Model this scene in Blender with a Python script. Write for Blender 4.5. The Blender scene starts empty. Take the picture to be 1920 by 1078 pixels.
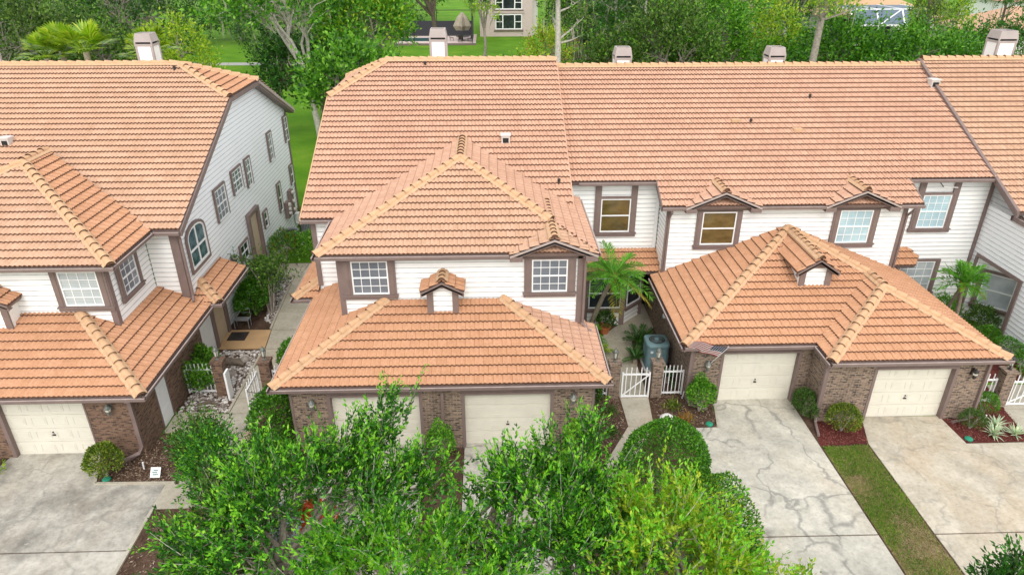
import bpy, bmesh, math, random
import numpy as np
from mathutils import Vector
R=math.radians
random.seed(7)
rng=np.random.default_rng(11)
sc=bpy.context.scene
COL=sc.collection

# ------------------------------------------------------------------ materials
def node_mat(name):
    m=bpy.data.materials.new(name); m.use_nodes=True
    nt=m.node_tree; b=nt.nodes['Principled BSDF']
    return m,nt,b
def N(nt,t,**kw):
    n=nt.nodes.new(t)
    for k,v in kw.items():
        if k in n.inputs: n.inputs[k].default_value=v
        else: setattr(n,k,v)
    return n
def ramp(nt,stops,fac=None,interp='LINEAR'):
    r=nt.nodes.new('ShaderNodeValToRGB'); e=r.color_ramp.elements
    r.color_ramp.interpolation=interp
    while len(e)<len(stops): e.new(0.5)
    for i,(p,c) in enumerate(stops):
        e[i].position=p; e[i].color=(c[0],c[1],c[2],1) if len(c)==3 else c
    if fac is not None: nt.links.new(fac,r.inputs[0])
    return r
def mix(nt,a,b,fac,mode='MIX'):
    m=nt.nodes.new('ShaderNodeMix'); m.data_type='RGBA'; m.blend_type=mode
    for sock,v in ((m.inputs[0],fac),(m.inputs[6],a),(m.inputs[7],b)):
        if hasattr(v,'node'): nt.links.new(v,sock)
        elif isinstance(v,(int,float)): sock.default_value=v
        else: sock.default_value=(v[0],v[1],v[2],1)
    return m.outputs[2]
def coord(nt,kind='Object'):
    return nt.nodes.new('ShaderNodeTexCoord').outputs[kind]
def geopos(nt):
    return nt.nodes.new('ShaderNodeNewGeometry').outputs['Position']
def noise(nt,vec,scale,detail=4,rough=.55):
    n=N(nt,'ShaderNodeTexNoise',Scale=scale,Detail=detail,Roughness=rough); nt.links.new(vec,n.inputs['Vector']); return n.outputs[0]
def mscale(nt,vec,s):
    m=nt.nodes.new('ShaderNodeMapping'); m.inputs['Scale'].default_value=s; nt.links.new(vec,m.inputs[0]); return m.outputs[0]
def bump(nt,b,h,dist=.02,strength=.6):
    k=N(nt,'ShaderNodeBump',Strength=strength,Distance=dist); nt.links.new(h,k.inputs['Height']); nt.links.new(k.outputs[0],b.inputs['Normal'])
def simple(name,col,rough=.6,var=.12,scale=6,metal=0,spec=.4):
    m,nt,b=node_mat(name)
    n=noise(nt,geopos(nt),scale)
    c0=[max(0,c*(1-var)) for c in col]; c1=[min(1,c*(1+var)) for c in col]
    r=ramp(nt,[(.3,c0),(.7,c1)],n); nt.links.new(r.outputs[0],b.inputs['Base Color'])
    b.inputs['Roughness'].default_value=rough; b.inputs['Metallic'].default_value=metal
    b.inputs['Specular IOR Level'].default_value=spec
    return m
def tile_mat(name,c0,c1,c2):
    m,nt,b=node_mat(name)
    uv=coord(nt,'UV')
    fl=nt.nodes.new('ShaderNodeVectorMath'); fl.operation='FLOOR'; nt.links.new(uv,fl.inputs[0])
    wn=nt.nodes.new('ShaderNodeTexWhiteNoise'); wn.noise_dimensions='3D'; nt.links.new(fl.outputs[0],wn.inputs['Vector'])
    r=ramp(nt,[(0,c0),(.5,c1),(1,c2)],wn.outputs[0])
    p=geopos(nt)
    big=ramp(nt,[(.3,(.95,.93,.92)),(.7,(1.03,1.03,1.02))],noise(nt,p,.45,3))
    c=mix(nt,r.outputs[0],big.outputs[0],1.0,'MULTIPLY')
    # interlocking side joints, every course shifted by half a tile
    sx=nt.nodes.new('ShaderNodeSeparateXYZ'); nt.links.new(uv,sx.inputs[0]); fx=nt.nodes.new('ShaderNodeSeparateXYZ'); nt.links.new(fl.outputs[0],fx.inputs[0])
    h=nt.nodes.new('ShaderNodeMath'); h.operation='MULTIPLY_ADD'; h.inputs[1].default_value=.5; nt.links.new(fx.outputs[1],h.inputs[0]); nt.links.new(sx.outputs[0],h.inputs[2])
    fr_=nt.nodes.new('ShaderNodeMath'); fr_.operation='FRACT'; nt.links.new(h.outputs[0],fr_.inputs[0])
    jn=ramp(nt,[(0,(.62,.55,.5)),(.05,(.70,.64,.6)),(.075,(1,1,1))],fr_.outputs[0])
    c=mix(nt,c,jn.outputs[0],.8,'MULTIPLY')
    fine=ramp(nt,[(.35,(.78,.74,.72)),(.6,(1,1,1)),(.8,(1.1,1.1,1.1))],noise(nt,p,9,6,.7))
    c=mix(nt,c,fine.outputs[0],.75,'MULTIPLY')
    # soot-dark lichen flecks
    fk=ramp(nt,[(.66,(0,0,0)),(.76,(1,1,1))],noise(nt,p,2.3,8,.75))
    c=mix(nt,c,(.20,.13,.09),fk.outputs[0]) if False else c
    nt.links.new(c,b.inputs['Base Color']); b.inputs['Roughness'].default_value=.82
    b.inputs['Specular IOR Level'].default_value=.25
    bump(nt,b,noise(nt,p,60,3),.006,.35)
    return m
def siding_mat(name,col):
    m,nt,b=node_mat(name)
    p=geopos(nt)
    n=ramp(nt,[(.25,[c*.95 for c in col]),(.6,col)],noise(nt,p,.6,5))
    s=ramp(nt,[(.6,(1,1,1)),(.85,(.92,.91,.88))],noise(nt,mscale(nt,p,(3,3,.5)),2,5))
    nt.links.new(mix(nt,n.outputs[0],s.outputs[0],.6,'MULTIPLY'),b.inputs['Base Color']); b.inputs['Roughness'].default_value=.5
    return m
def brick_mat(name,ca,cb,mo,dark):
    m,nt,b=node_mat(name)
    uv=coord(nt,'UV')
    br=nt.nodes.new('ShaderNodeTexBrick'); nt.links.new(uv,br.inputs['Vector'])
    br.inputs['Scale'].default_value=1; br.inputs['Brick Width'].default_value=.20; br.inputs['Row Height'].default_value=.070
    br.inputs['Mortar Size'].default_value=.009; br.inputs['Bias'].default_value=-.1
    br.inputs['Color1'].default_value=(*ca,1); br.inputs['Color2'].default_value=(*cb,1); br.inputs['Mortar'].default_value=(*mo,1)
    # a fired-dark share of the bricks
    mp=nt.nodes.new('ShaderNodeMapping'); mp.inputs['Scale'].default_value=(5.0,14.29,1); nt.links.new(uv,mp.inputs[0])
    v=N(nt,'ShaderNodeTexNoise',Scale=.9,Detail=1.0); nt.links.new(mp.outputs[0],v.inputs['Vector'])
    rr=ramp(nt,[(.52,(0,0,0)),(.58,(1,1,1))],v.outputs[0])
    dk=mix(nt,br.outputs[0],dark,rr.outputs[0])
    c=mix(nt,dk,mo,br.outputs['Fac'])
    c=mix(nt,c,ramp(nt,[(.3,(.8,.8,.8)),(.7,(1.1,1.1,1.1))],noise(nt,geopos(nt),1.6,4)).outputs[0],.7,'MULTIPLY')
    nt.links.new(c,b.inputs['Base Color']); b.inputs['Roughness'].default_value=.85
    inv=nt.nodes.new('ShaderNodeMath'); inv.operation='SUBTRACT'; inv.inputs[0].default_value=1; nt.links.new(br.outputs['Fac'],inv.inputs[1])
    bump(nt,b,inv.outputs[0],.012,.8)
    return m
def concrete_mat(name,light,mid,darkc,stain_amt=.5,crack=0.,seed=0.,tan=0.):
    m,nt,b=node_mat(name)
    mp=nt.nodes.new('ShaderNodeMapping'); mp.inputs['Location'].default_value=(seed,seed*1.7,0); nt.links.new(geopos(nt),mp.inputs[0]); p=mp.outputs[0]
    base=ramp(nt,[(.36,mid),(.62,light)],noise(nt,p,1.3,9,.7))
    st=ramp(nt,[(.46,(0,0,0)),(.68,(1,1,1))],noise(nt,p,.33,9,.72))
    f=nt.nodes.new('ShaderNodeMath'); f.operation='MULTIPLY'; f.inputs[1].default_value=stain_amt; nt.links.new(st.outputs[0],f.inputs[0])
    c=mix(nt,base.outputs[0],darkc,f.outputs[0])
    if tan>0:
        tn=ramp(nt,[(.5,(0,0,0)),(.72,(1,1,1))],noise(nt,mscale(nt,p,(1,.5,1)),.7,5))
        f2=nt.nodes.new('ShaderNodeMath'); f2.operation='MULTIPLY'; f2.inputs[1].default_value=tan; nt.links.new(tn.outputs[0],f2.inputs[0])
        c=mix(nt,c,(.45,.34,.22),f2.outputs[0])
    sp=ramp(nt,[(.3,(.62,.61,.60)),(.5,(1,1,1)),(.75,(1.15,1.15,1.14))],noise(nt,p,9,9,.8))
    c=mix(nt,c,sp.outputs[0],.8,'MULTIPLY')
    fl=ramp(nt,[(.60,(0,0,0)),(.64,(1,1,1))],noise(nt,mscale(nt,p,(1,1.6,1)),2.6,8,.7))
    f4=nt.nodes.new('ShaderNodeMath'); f4.operation='MULTIPLY'; f4.inputs[1].default_value=.35; nt.links.new(fl.outputs[0],f4.inputs[0])
    c=mix(nt,c,[min(.9,k*1.18) for k in light],f4.outputs[0])
    if crack>0:
        wob=N(nt,'ShaderNodeTexNoise',Scale=.9,Detail=6); nt.links.new(p,wob.inputs['Vector'])
        vm=nt.nodes.new('ShaderNodeVectorMath'); vm.operation='MULTIPLY_ADD'; nt.links.new(wob.outputs['Color'],vm.inputs[0]); vm.inputs[1].default_value=(1.9,1.9,0); nt.links.new(p,vm.inputs[2])
        vo=N(nt,'ShaderNodeTexVoronoi',Scale=.50); vo.feature='DISTANCE_TO_EDGE'; nt.links.new(vm.outputs[0],vo.inputs['Vector'])
        w=ramp(nt,[(.007,(1,1,1)),(.016,(.55,.55,.55)),(.034,(0,0,0))],vo.outputs[0])
        msk=ramp(nt,[(.36,(0,0,0)),(.50,(1,1,1))],noise(nt,p,.8,3))
        f3=mix(nt,(0,0,0),w.outputs[0],msk.outputs[0])
        cc=nt.nodes.new('ShaderNodeMath'); cc.operation='MULTIPLY'; cc.inputs[1].default_value=crack; nt.links.new(f3,cc.inputs[0])
        c=mix(nt,c,(.17,.165,.15),cc.outputs[0])
    nt.links.new(c,b.inputs['Base Color']); b.inputs['Roughness'].default_value=.85
    bump(nt,b,noise(nt,p,30,4),.006,.4)
    return m
def leaf_mat(name,c0,c1,c2,trans=.35,rough=.45):
    m,nt,b=node_mat(name)
    ri=nt.nodes.new('ShaderNodeNewGeometry').outputs['Random Per Island']
    r=ramp(nt,[(0,c0),(.5,c1),(1,c2)],ri)
    n=ramp(nt,[(.3,(.7,.75,.7)),(.7,(1.25,1.2,1.15))],noise(nt,geopos(nt),.9,3))
    c=mix(nt,r.outputs[0],n.outputs[0],1.0,'MULTIPLY')
    nt.links.new(c,b.inputs['Base Color']); b.inputs['Roughness'].default_value=rough; b.inputs['Specular IOR Level'].default_value=.3
    t=nt.nodes.new('ShaderNodeBsdfTranslucent')
    tc=mix(nt,c,(1.25,1.35,.5),.6,'MULTIPLY'); nt.links.new(tc,t.inputs[0])
    ms=nt.nodes.new('ShaderNodeMixShader'); ms.inputs[0].default_value=trans
    nt.links.new(b.outputs[0],ms.inputs[1]); nt.links.new(t.outputs[0],ms.inputs[2])
    nt.links.new(ms.outputs[0],nt.nodes['Material Output'].inputs[0])
    return m
def island_mat(name,stops,rough=.85):
    m,nt,b=node_mat(name)
    ri=nt.nodes.new('ShaderNodeNewGeometry').outputs['Random Per Island']
    r=ramp(nt,stops,ri); nt.links.new(r.outputs[0],b.inputs['Base Color']); b.inputs['Roughness'].default_value=rough
    b.inputs['Specular IOR Level'].default_value=.2
    return m
def ground_mat(name,stops,scale,s2=22):
    m,nt,b=node_mat(name); p=geopos(nt)
    r=ramp(nt,stops,noise(nt,p,scale,8,.65))
    f=ramp(nt,[(.3,(.65,.65,.65)),(.7,(1.25,1.25,1.25))],noise(nt,p,s2,5,.7))
    nt.links.new(mix(nt,r.outputs[0],f.outputs[0],1,'MULTIPLY'),b.inputs['Base Color']); b.inputs['Roughness'].default_value=.95
    b.inputs['Specular IOR Level'].default_value=.1
    bump(nt,b,noise(nt,p,s2*1.4,4),.04,.8)
    return m
def glass_mat(name,c0,c1,scale=(1,1,1),rough=.06):
    m,nt,b=node_mat(name)
    n=noise(nt,mscale(nt,geopos(nt),scale),1.3,4)
    r=ramp(nt,[(.35,c0),(.65,c1)],n); nt.links.new(r.outputs[0],b.inputs['Base Color'])
    b.inputs['Roughness'].default_value=rough; b.inputs['Specular IOR Level'].default_value=.7
    return m
def blind_mat(name,c0,c1,period=.06):
    m,nt,b=node_mat(name)
    sx=nt.nodes.new('ShaderNodeSeparateXYZ'); nt.links.new(geopos(nt),sx.inputs[0])
    w=nt.nodes.new('ShaderNodeMath'); w.operation='MULTIPLY'; w.inputs[1].default_value=1/period; nt.links.new(sx.outputs[2],w.inputs[0])
    f=nt.nodes.new('ShaderNodeMath'); f.operation='FRACT'; nt.links.new(w.outputs[0],f.inputs[0])
    r=ramp(nt,[(0,c0),(.35,c1),(1,c1)],f.outputs[0])
    k=ramp(nt,[(.35,(.8,.82,.85)),(.65,(1.05,1.05,1.05))],noise(nt,geopos(nt),1.2,3))
    nt.links.new(mix(nt,r.outputs[0],k.outputs[0],1,'MULTIPLY'),b.inputs['Base Color'])
    b.inputs['Roughness'].default_value=.08; b.inputs['Specular IOR Level'].default_value=.6
    return m

M={}
M['tileA']=tile_mat('tile_pale',(.535,.335,.22),(.56,.355,.238),(.59,.38,.262))
M['tileB']=tile_mat('tile_pink',(.545,.325,.225),(.57,.345,.24),(.60,.37,.26))
M['tileC']=tile_mat('tile_terracotta',(.53,.283,.158),(.555,.30,.172),(.585,.322,.19))
M['nose']=simple('shaded_tile_nose',(.13,.062,.036),.9,.3,6)  # dark brown paints the shadow line under tile lips and cap ends
M['cap']=simple('ridge_tile',(.56,.34,.19),.8,.12,5)
M['mortar']=simple('ridge_mortar',(.53,.34,.20),.9,.14,9)
M['brown']=simple('taupe_trim',(.20,.145,.13),.55,.10,3)
M['gutterlip']=simple('gutter_lip',(.42,.34,.31),.4,.10,3)
M['siding']=siding_mat('white_siding',(.90,.895,.87))
M['sidingcool']=siding_mat('cool_white_siding',(.89,.90,.90))
M['lapshade']=simple('lap_joint_shade',(.53,.54,.55),.8,.2,3)  # grey board edge: shadow line of each siding lap put into the colour
M['white']=simple('white_paint',(.84,.84,.83),.4,.03,5)
M['cream']=simple('cream_door_paint',(.68,.645,.55),.45,.04,2)
M['beige']=simple('beige_door',(.56,.44,.31),.5,.06,2)
M['brick']=brick_mat('tan_brick',(.21,.135,.09),(.32,.225,.155),(.32,.265,.215),(.06,.036,.028))
M['brickA']=brick_mat('brown_brick',(.17,.09,.055),(.28,.165,.105),(.21,.145,.105),(.065,.035,.024))
M['concC']=concrete_mat('driveway_concrete',(.59,.56,.475),(.42,.40,.335),(.25,.24,.20),.60,.62,3.0,.30)
M['concD']=concrete_mat('stained_concrete',(.56,.505,.405),(.41,.36,.27),(.25,.23,.19),.55,.35,11.0,.65)
M['concA']=concrete_mat('weathered_concrete',(.50,.47,.405),(.31,.29,.245),(.125,.115,.098),.95,.35,27.0,.25)
M['walk']=concrete_mat('walkway_concrete',(.47,.43,.345),(.37,.335,.26),(.25,.23,.18),.35,.0,5.0,.35)
M['tanfloor']=simple('tan_painted_floor',(.47,.30,.15),.7,.10,2)
M['lawn']=ground_mat('lawn_grass',[(.3,(.065,.18,.010)),(.55,(.11,.25,.014)),(.75,(.18,.29,.03))],.25,14)
M['dirtgrass']=ground_mat('patchy_grass_soil',[(.40,(.27,.20,.115)),(.55,(.22,.185,.08)),(.7,(.14,.17,.045))],1.3,16)
M['mulch']=ground_mat('brown_mulch',[(.3,(.055,.032,.022)),(.6,(.12,.075,.052)),(.8,(.2,.14,.1))],2.5,18)
M['redmulch']=ground_mat('red_mulch',[(.3,(.085,.022,.02)),(.6,(.15,.042,.035)),(.8,(.21,.07,.055))],2.5,18)
M['chips']=island_mat('mulch_chip_mix',[(0,(.05,.028,.018)),(.5,(.14,.085,.055)),(.85,(.24,.17,.12)),(1,(.4,.32,.25))])
M['redchips']=island_mat('red_chip_mix',[(0,(.07,.016,.014)),(.6,(.17,.045,.037)),(1,(.27,.11,.085))])
M['pebbles']=island_mat('pebble_mix',[(0,(.11,.085,.07)),(.4,(.27,.23,.20)),(.75,(.50,.46,.42)),(1,(.74,.72,.69))],.7)
M['pinkstone']=island_mat('pink_stone_mix',[(0,(.40,.28,.20)),(.6,(.62,.46,.34)),(1,(.78,.66,.54))],.8)
M['grassblade']=leaf_mat('grass_blade',(.08,.20,.012),(.15,.30,.025),(.34,.32,.10),.3,.6)
M['drygrass']=leaf_mat('dry_blade',(.22,.17,.07),(.28,.23,.10),(.12,.17,.04),.2,.7)
M['oak']=leaf_mat('oak_leaf',(.010,.055,.003),(.027,.135,.008),(.065,.25,.016),.14)
M['oakyellow']=leaf_mat('young_oak_leaf',(.09,.32,.010),(.16,.46,.022),(.32,.60,.05),.3)
M['oakdark']=leaf_mat('evergreen_leaf',(.012,.045,.007),(.03,.10,.013),(.07,.19,.028),.2)
M['olive']=leaf_mat('olive_leaf',(.025,.06,.012),(.075,.145,.026),(.19,.29,.065))
M['bright']=leaf_mat('bright_leaf',(.03,.12,.010),(.10,.30,.02),(.26,.52,.055))
M['lime']=leaf_mat('lime_leaf',(.11,.24,.012),(.28,.45,.02),(.52,.58,.06))
M['hedge']=leaf_mat('hedge_leaf',(.02,.09,.006),(.06,.20,.012),(.14,.36,.025),.2,.35)
M['hedgedark']=leaf_mat('dark_hedge_leaf',(.03,.08,.012),(.05,.13,.018),(.10,.19,.03),.25,.4)
M['golden']=leaf_mat('golden_hedge_leaf',(.06,.13,.012),(.11,.19,.018),(.30,.33,.04),.25,.4)
M['palm']=leaf_mat('palm_leaflet',(.07,.25,.02),(.12,.38,.03),(.22,.44,.05),.4)
M['palmold']=leaf_mat('old_palm_leaflet',(.30,.22,.03),(.42,.33,.05),(.28,.34,.05),.35)
M['sago']=leaf_mat('sago_leaf',(.02,.06,.015),(.035,.10,.02),(.06,.15,.03),.2)
M['red']=leaf_mat('red_leaf',(.45,.05,.02),(.60,.11,.03),(.30,.07,.02),.3)
M['bluefl']=leaf_mat('pale_blue_petal',(.35,.48,.72),(.50,.62,.80),(.65,.75,.85),.3)
M['agave']=leaf_mat('variegated_leaf',(.30,.45,.28),(.50,.60,.42),(.66,.70,.52),.2)
M['orangeleaf']=leaf_mat('orange_leaf',(.30,.13,.03),(.42,.20,.05),(.16,.2,.04),.3)
M['moss']=leaf_mat('hanging_moss',(.20,.21,.15),(.28,.29,.21),(.36,.36,.28),.3,.9)
M['bark']=simple('grey_bark',(.29,.25,.21),.9,.35,7)
M['barkdark']=simple('dark_bark',(.13,.10,.075),.9,.35,7)
M['barkpale']=simple('pale_bark',(.46,.42,.37),.9,.3,6)
M['palmbark']=simple('palm_bark',(.34,.28,.21),.9,.3,14)
M['boot']=simple('palm_boot',(.45,.21,.05),.7,.3,14)
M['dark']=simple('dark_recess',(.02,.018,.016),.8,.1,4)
M['darkmetal']=simple('bronze_metal',(.045,.04,.036),.45,.2,8,.3)
M['verdigris']=simple('weathered_lantern',(.16,.17,.15),.5,.3,18,.2)
M['paleglass']=simple('lantern_glass',(.62,.60,.52),.15,.12,10)
M['greymetal']=simple('grey_metal',(.32,.33,.34),.45,.12,6,.2)
M['acblue']=simple('blue_green_casing',(.14,.23,.245),.45,.08,4)
M['acgrey']=simple('grey_casing',(.20,.22,.23),.5,.10,4)
M['taupecap']=simple('chimney_shroud',(.40,.35,.325),.6,.08,2)
M['ventgrey']=simple('vent_metal',(.62,.58,.55),.5,.08,4)
M['green']=simple('green_plastic',(.02,.24,.14),.5,.1,4)
M['terracotta']=simple('terracotta_pot',(.45,.15,.05),.7,.15,6)
M['rockwhite']=simple('white_rock',(.72,.70,.66),.8,.12,6)
M['mat']=simple('charcoal_mat',(.035,.028,.024),.95,.5,14)
M['gl_blind']=blind_mat('blind_pane',(.26,.29,.30),(.50,.54,.54))
M['gl_grey']=blind_mat('grey_blind_pane',(.10,.11,.125),(.20,.215,.24))
M['gl_teal']=blind_mat('teal_blind_pane',(.26,.40,.44),(.46,.62,.66),.09)
M['gl_brown']=glass_mat('amber_film_pane',(.085,.055,.018),(.17,.115,.04),(1,1,2.2))
M['gl_dark']=glass_mat('dark_pane',(.010,.012,.016),(.035,.045,.055))
M['gl_stain']=glass_mat('leafy_pane',(.02,.055,.07),(.12,.20,.22),(2.5,2.5,2.5))
M['gl_pale']=glass_mat('curtained_pane',(.38,.42,.45),(.58,.62,.64))
M['pink']=simple('pink_stucco',(.58,.47,.435),.85,.06,2)
M['screen']=simple('screen_mesh',(.035,.037,.045),.7,.15,3)
M['bluescreen']=simple('pale_screen_mesh',(.10,.14,.18),.6,.15,2)
M['canvas']=simple('canvas',(.36,.31,.24),.9,.15,3)
M['water']=simple('pool_water',(.02,.10,.09),.1,.2,1)
M['pale']=simple('far_pale_wall',(.66,.64,.60),.85,.06,2)
M['asphalt']=simple('back_path',(.36,.35,.33),.9,.1,2)

# ------------------------------------------------------------------ mesh builder
class MB:
    def __init__(s): s.v=[]; s.f=[]; s.uv=[]; s.mi=[]; s.mats=[]; s.smooth=[]; s.calls=[]
    def m(s,mat):
        if mat not in s.mats: s.mats.append(mat)
        return s.mats.index(mat)
    def add(s,verts,faces,mat,uvs=None,smooth=False):
        o=len(s.v); s.v.extend([tuple(map(float,p)) for p in verts]); k=s.m(mat); s.calls.append((o,len(s.v),len(s.f),len(s.f)+len(faces)))
        for f in faces:
            s.f.append([i+o for i in f]); s.mi.append(k); s.smooth.append(smooth)
            if uvs is not None: s.uv.extend([tuple(map(float,uvs[i])) for i in f])
            else:
                P=[np.array(verts[i],float) for i in f]
                n=np.cross(P[1]-P[0],P[2]-P[0]); a=np.abs(n)
                if a[2]>a[0] and a[2]>a[1]: s.uv.extend([(p[0],p[1]) for p in P])
                elif a[0]>a[1]: s.uv.extend([(p[1],p[2]) for p in P])
                else: s.uv.extend([(p[0],p[2]) for p in P])
    def hexa(s,c8,mat):
        s.add(c8,[(0,3,2,1),(4,5,6,7),(0,1,5,4),(1,2,6,5),(2,3,7,6),(3,0,4,7)],mat)
    def box(s,x0,x1,y0,y1,z0,z1,mat):
        s.hexa([(x0,y0,z0),(x1,y0,z0),(x1,y1,z0),(x0,y1,z0),(x0,y0,z1),(x1,y0,z1),(x1,y1,z1),(x0,y1,z1)],mat)
    def lbox(s,fr,s0,s1,d0,d1,z0,z1,mat):
        s.hexa([fr(s0,d1,z0),fr(s1,d1,z0),fr(s1,d0,z0),fr(s0,d0,z0),fr(s0,d1,z1),fr(s1,d1,z1),fr(s1,d0,z1),fr(s0,d0,z1)],mat)
    def prism(s,poly,vec,mat):
        n=len(poly); v=[np.array(p,float) for p in poly]; vec=np.array(vec,float)
        s.add(v+[p+vec for p in v],[list(range(n))[::-1],list(range(n,2*n))]+[(i,(i+1)%n,(i+1)%n+n,i+n) for i in range(n)],mat)
    def bar(s,a,b,w,h,mat,up=(0,0,1)):
        a=np.array(a,float);b=np.array(b,float);d=b-a;d/=np.linalg.norm(d)
        sd=np.cross(d,np.array(up,float)); 
        if np.linalg.norm(sd)<1e-6: sd=np.cross(d,(1,0,0))
        sd/=np.linalg.norm(sd); u=np.cross(sd,d)
        q=[(-w/2,-h/2),(w/2,-h/2),(w/2,h/2),(-w/2,h/2)]
        s.hexa([a+sd*x+u*y for x,y in q]+[b+sd*x+u*y for x,y in q],mat)
    def tube(s,path,rad,mat,n=8,cap=True,smooth=True):
        P=[np.array(p,float) for p in path]
        if not hasattr(rad,'__len__'): rad=[rad]*len(P)
        V=[];F=[]
        ref=np.array((.13,.21,1.)) if abs((P[-1]-P[0])[2])<.8*np.linalg.norm(P[-1]-P[0])+1e-9 else np.array((1.,.17,.1))
        for i,p in enumerate(P):
            d=(P[min(i+1,len(P)-1)]-P[max(i-1,0)]); d/=max(np.linalg.norm(d),1e-9)
            a=np.cross(d,ref); a/=max(np.linalg.norm(a),1e-9); b=np.cross(d,a)
            for k in range(n):
                t=2*math.pi*(k+.5)/n; V.append(p+(a*math.cos(t)+b*math.sin(t))*rad[i])
        for i in range(len(P)-1):
            for k in range(n): F.append((i*n+k,i*n+(k+1)%n,(i+1)*n+(k+1)%n,(i+1)*n+k))
        if cap: F.append(list(range(n))[::-1]); F.append([(len(P)-1)*n+k for k in range(n)])
        s.add(V,F,mat,smooth=smooth)
    def lathe(s,c,prof,mat,n=16,smooth=True):
        V=[];F=[]
        for r,z in prof:
            for k in range(n):
                t=2*math.pi*k/n; V.append((c[0]+r*math.cos(t),c[1]+r*math.sin(t),c[2]+z))
        for i in range(len(prof)-1):
            for k in range(n): F.append((i*n+k,i*n+(k+1)%n,(i+1)*n+(k+1)%n,(i+1)*n+k))
        F.append(list(range(n))[::-1]); F.append([(len(prof)-1)*n+k for k in range(n)])
        s.add(V,F,mat,smooth=smooth)
    def buildc(s,name,parent,tol=.03):
        """pieces that do not touch become parts of their own"""
        n=len(s.calls); bb=[]
        for v0,v1,f0,f1 in s.calls:
            P=np.array(s.v[v0:v1]); bb.append((P.min(0)-tol/2,P.max(0)+tol/2) if v1>v0 else (np.full(3,1e9),np.full(3,1e9)))
        par=list(range(n))
        def fi(i):
            while par[i]!=i: i=par[i]
            return i
        for i in range(n):
            for j in range(i):
                if (bb[i][0]<=bb[j][1]).all() and (bb[j][0]<=bb[i][1]).all(): par[fi(i)]=fi(j)
        out=[]
        lc=np.concatenate([[0],np.cumsum([len(f) for f in s.f])]).astype(int)
        for r in sorted(set(fi(i) for i in range(n))):
            m=MB(); m.mats=list(s.mats)
            for i in range(n):
                if fi(i)!=r: continue
                v0,v1,f0,f1=s.calls[i]; o=len(m.v)-v0; m.v+=s.v[v0:v1]; m.f+=[[k+o for k in f] for f in s.f[f0:f1]]; m.mi+=s.mi[f0:f1]; m.smooth+=s.smooth[f0:f1]; m.uv+=s.uv[lc[f0]:lc[f1]]
            if m.f: out.append(m.build(name,parent))
        return out
    def build(s,name,parent=None,base=None):
        off=np.array(base if base is not None else (root_of(parent) if parent else (0,0,0)),float)
        me=bpy.data.meshes.new(name)
        me.from_pydata([tuple(np.array(p)-off) for p in s.v],[],s.f)
        for k in s.mats: me.materials.append(M[k])
        me.polygons.foreach_set('material_index',s.mi); me.polygons.foreach_set('use_smooth',s.smooth)
        ul=me.uv_layers.new(name='UVMap'); ul.data.foreach_set('uv',np.array(s.uv,float).ravel())
        if any(s.smooth): me.set_sharp_from_angle(angle=R(48))
        me.validate(); me.update()
        return link(me,name,parent,off)
ROOT={}
def root_of(o):
    while o.parent: o=o.parent
    return ROOT.get(o.name,(0,0,0))
def link(me,name,parent,off):
    o=bpy.data.objects.new(name,me); COL.objects.link(o)
    if parent: o.parent=parent
    else: o.location=off; ROOT[o.name]=tuple(off)
    return o
def tag(o,label=None,cat=None,group=None,kind=None):
    if label: o['label']=label
    if cat: o['category']=cat
    if group: o['group']=group
    if kind: o['kind']=kind
    return o
def thing(name,label,cat,loc,group=None):
    o=bpy.data.objects.new(name,None); COL.objects.link(o); o.location=loc; o.empty_display_size=.3
    ROOT[o.name]=tuple(loc); return tag(o,label,cat,group)
def dup(root,loc,rotz=0,scale=1,label=None,group=None):
    r=root.copy(); COL.objects.link(r); r.location=loc; r.rotation_euler=(0,0,rotz); r.scale=(scale,)*3 if not hasattr(scale,'__len__') else scale
    ROOT[r.name]=tuple(loc)
    if label: r['label']=label
    if group: r['group']=group
    for ch in list(root.children):
        c=ch.copy(); COL.objects.link(c); c.parent=r
        for g in list(ch.children):
            d=g.copy(); COL.objects.link(d); d.parent=c
    return r
def front(y): return lambda s,d,z: (s,y-d,z)          # wall facing the street
def rightf(x): return lambda s,d,z: (x+d,s,z)         # wall facing +x, s runs along y
def leftf(x): return lambda s,d,z: (x-d,s,z)
def slant(p,q):                                        # wall from p to q, outward on the right-hand side going p->q turned clockwise
    p=np.array(p,float);q=np.array(q,float);L=np.linalg.norm(q-p);a=(q-p)/L;n=np.array((a[1],-a[0]))
    return lambda s,d,z:(p[0]+a[0]*s+n[0]*d,p[1]+a[1]*s+n[1]*d,z)

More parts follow.
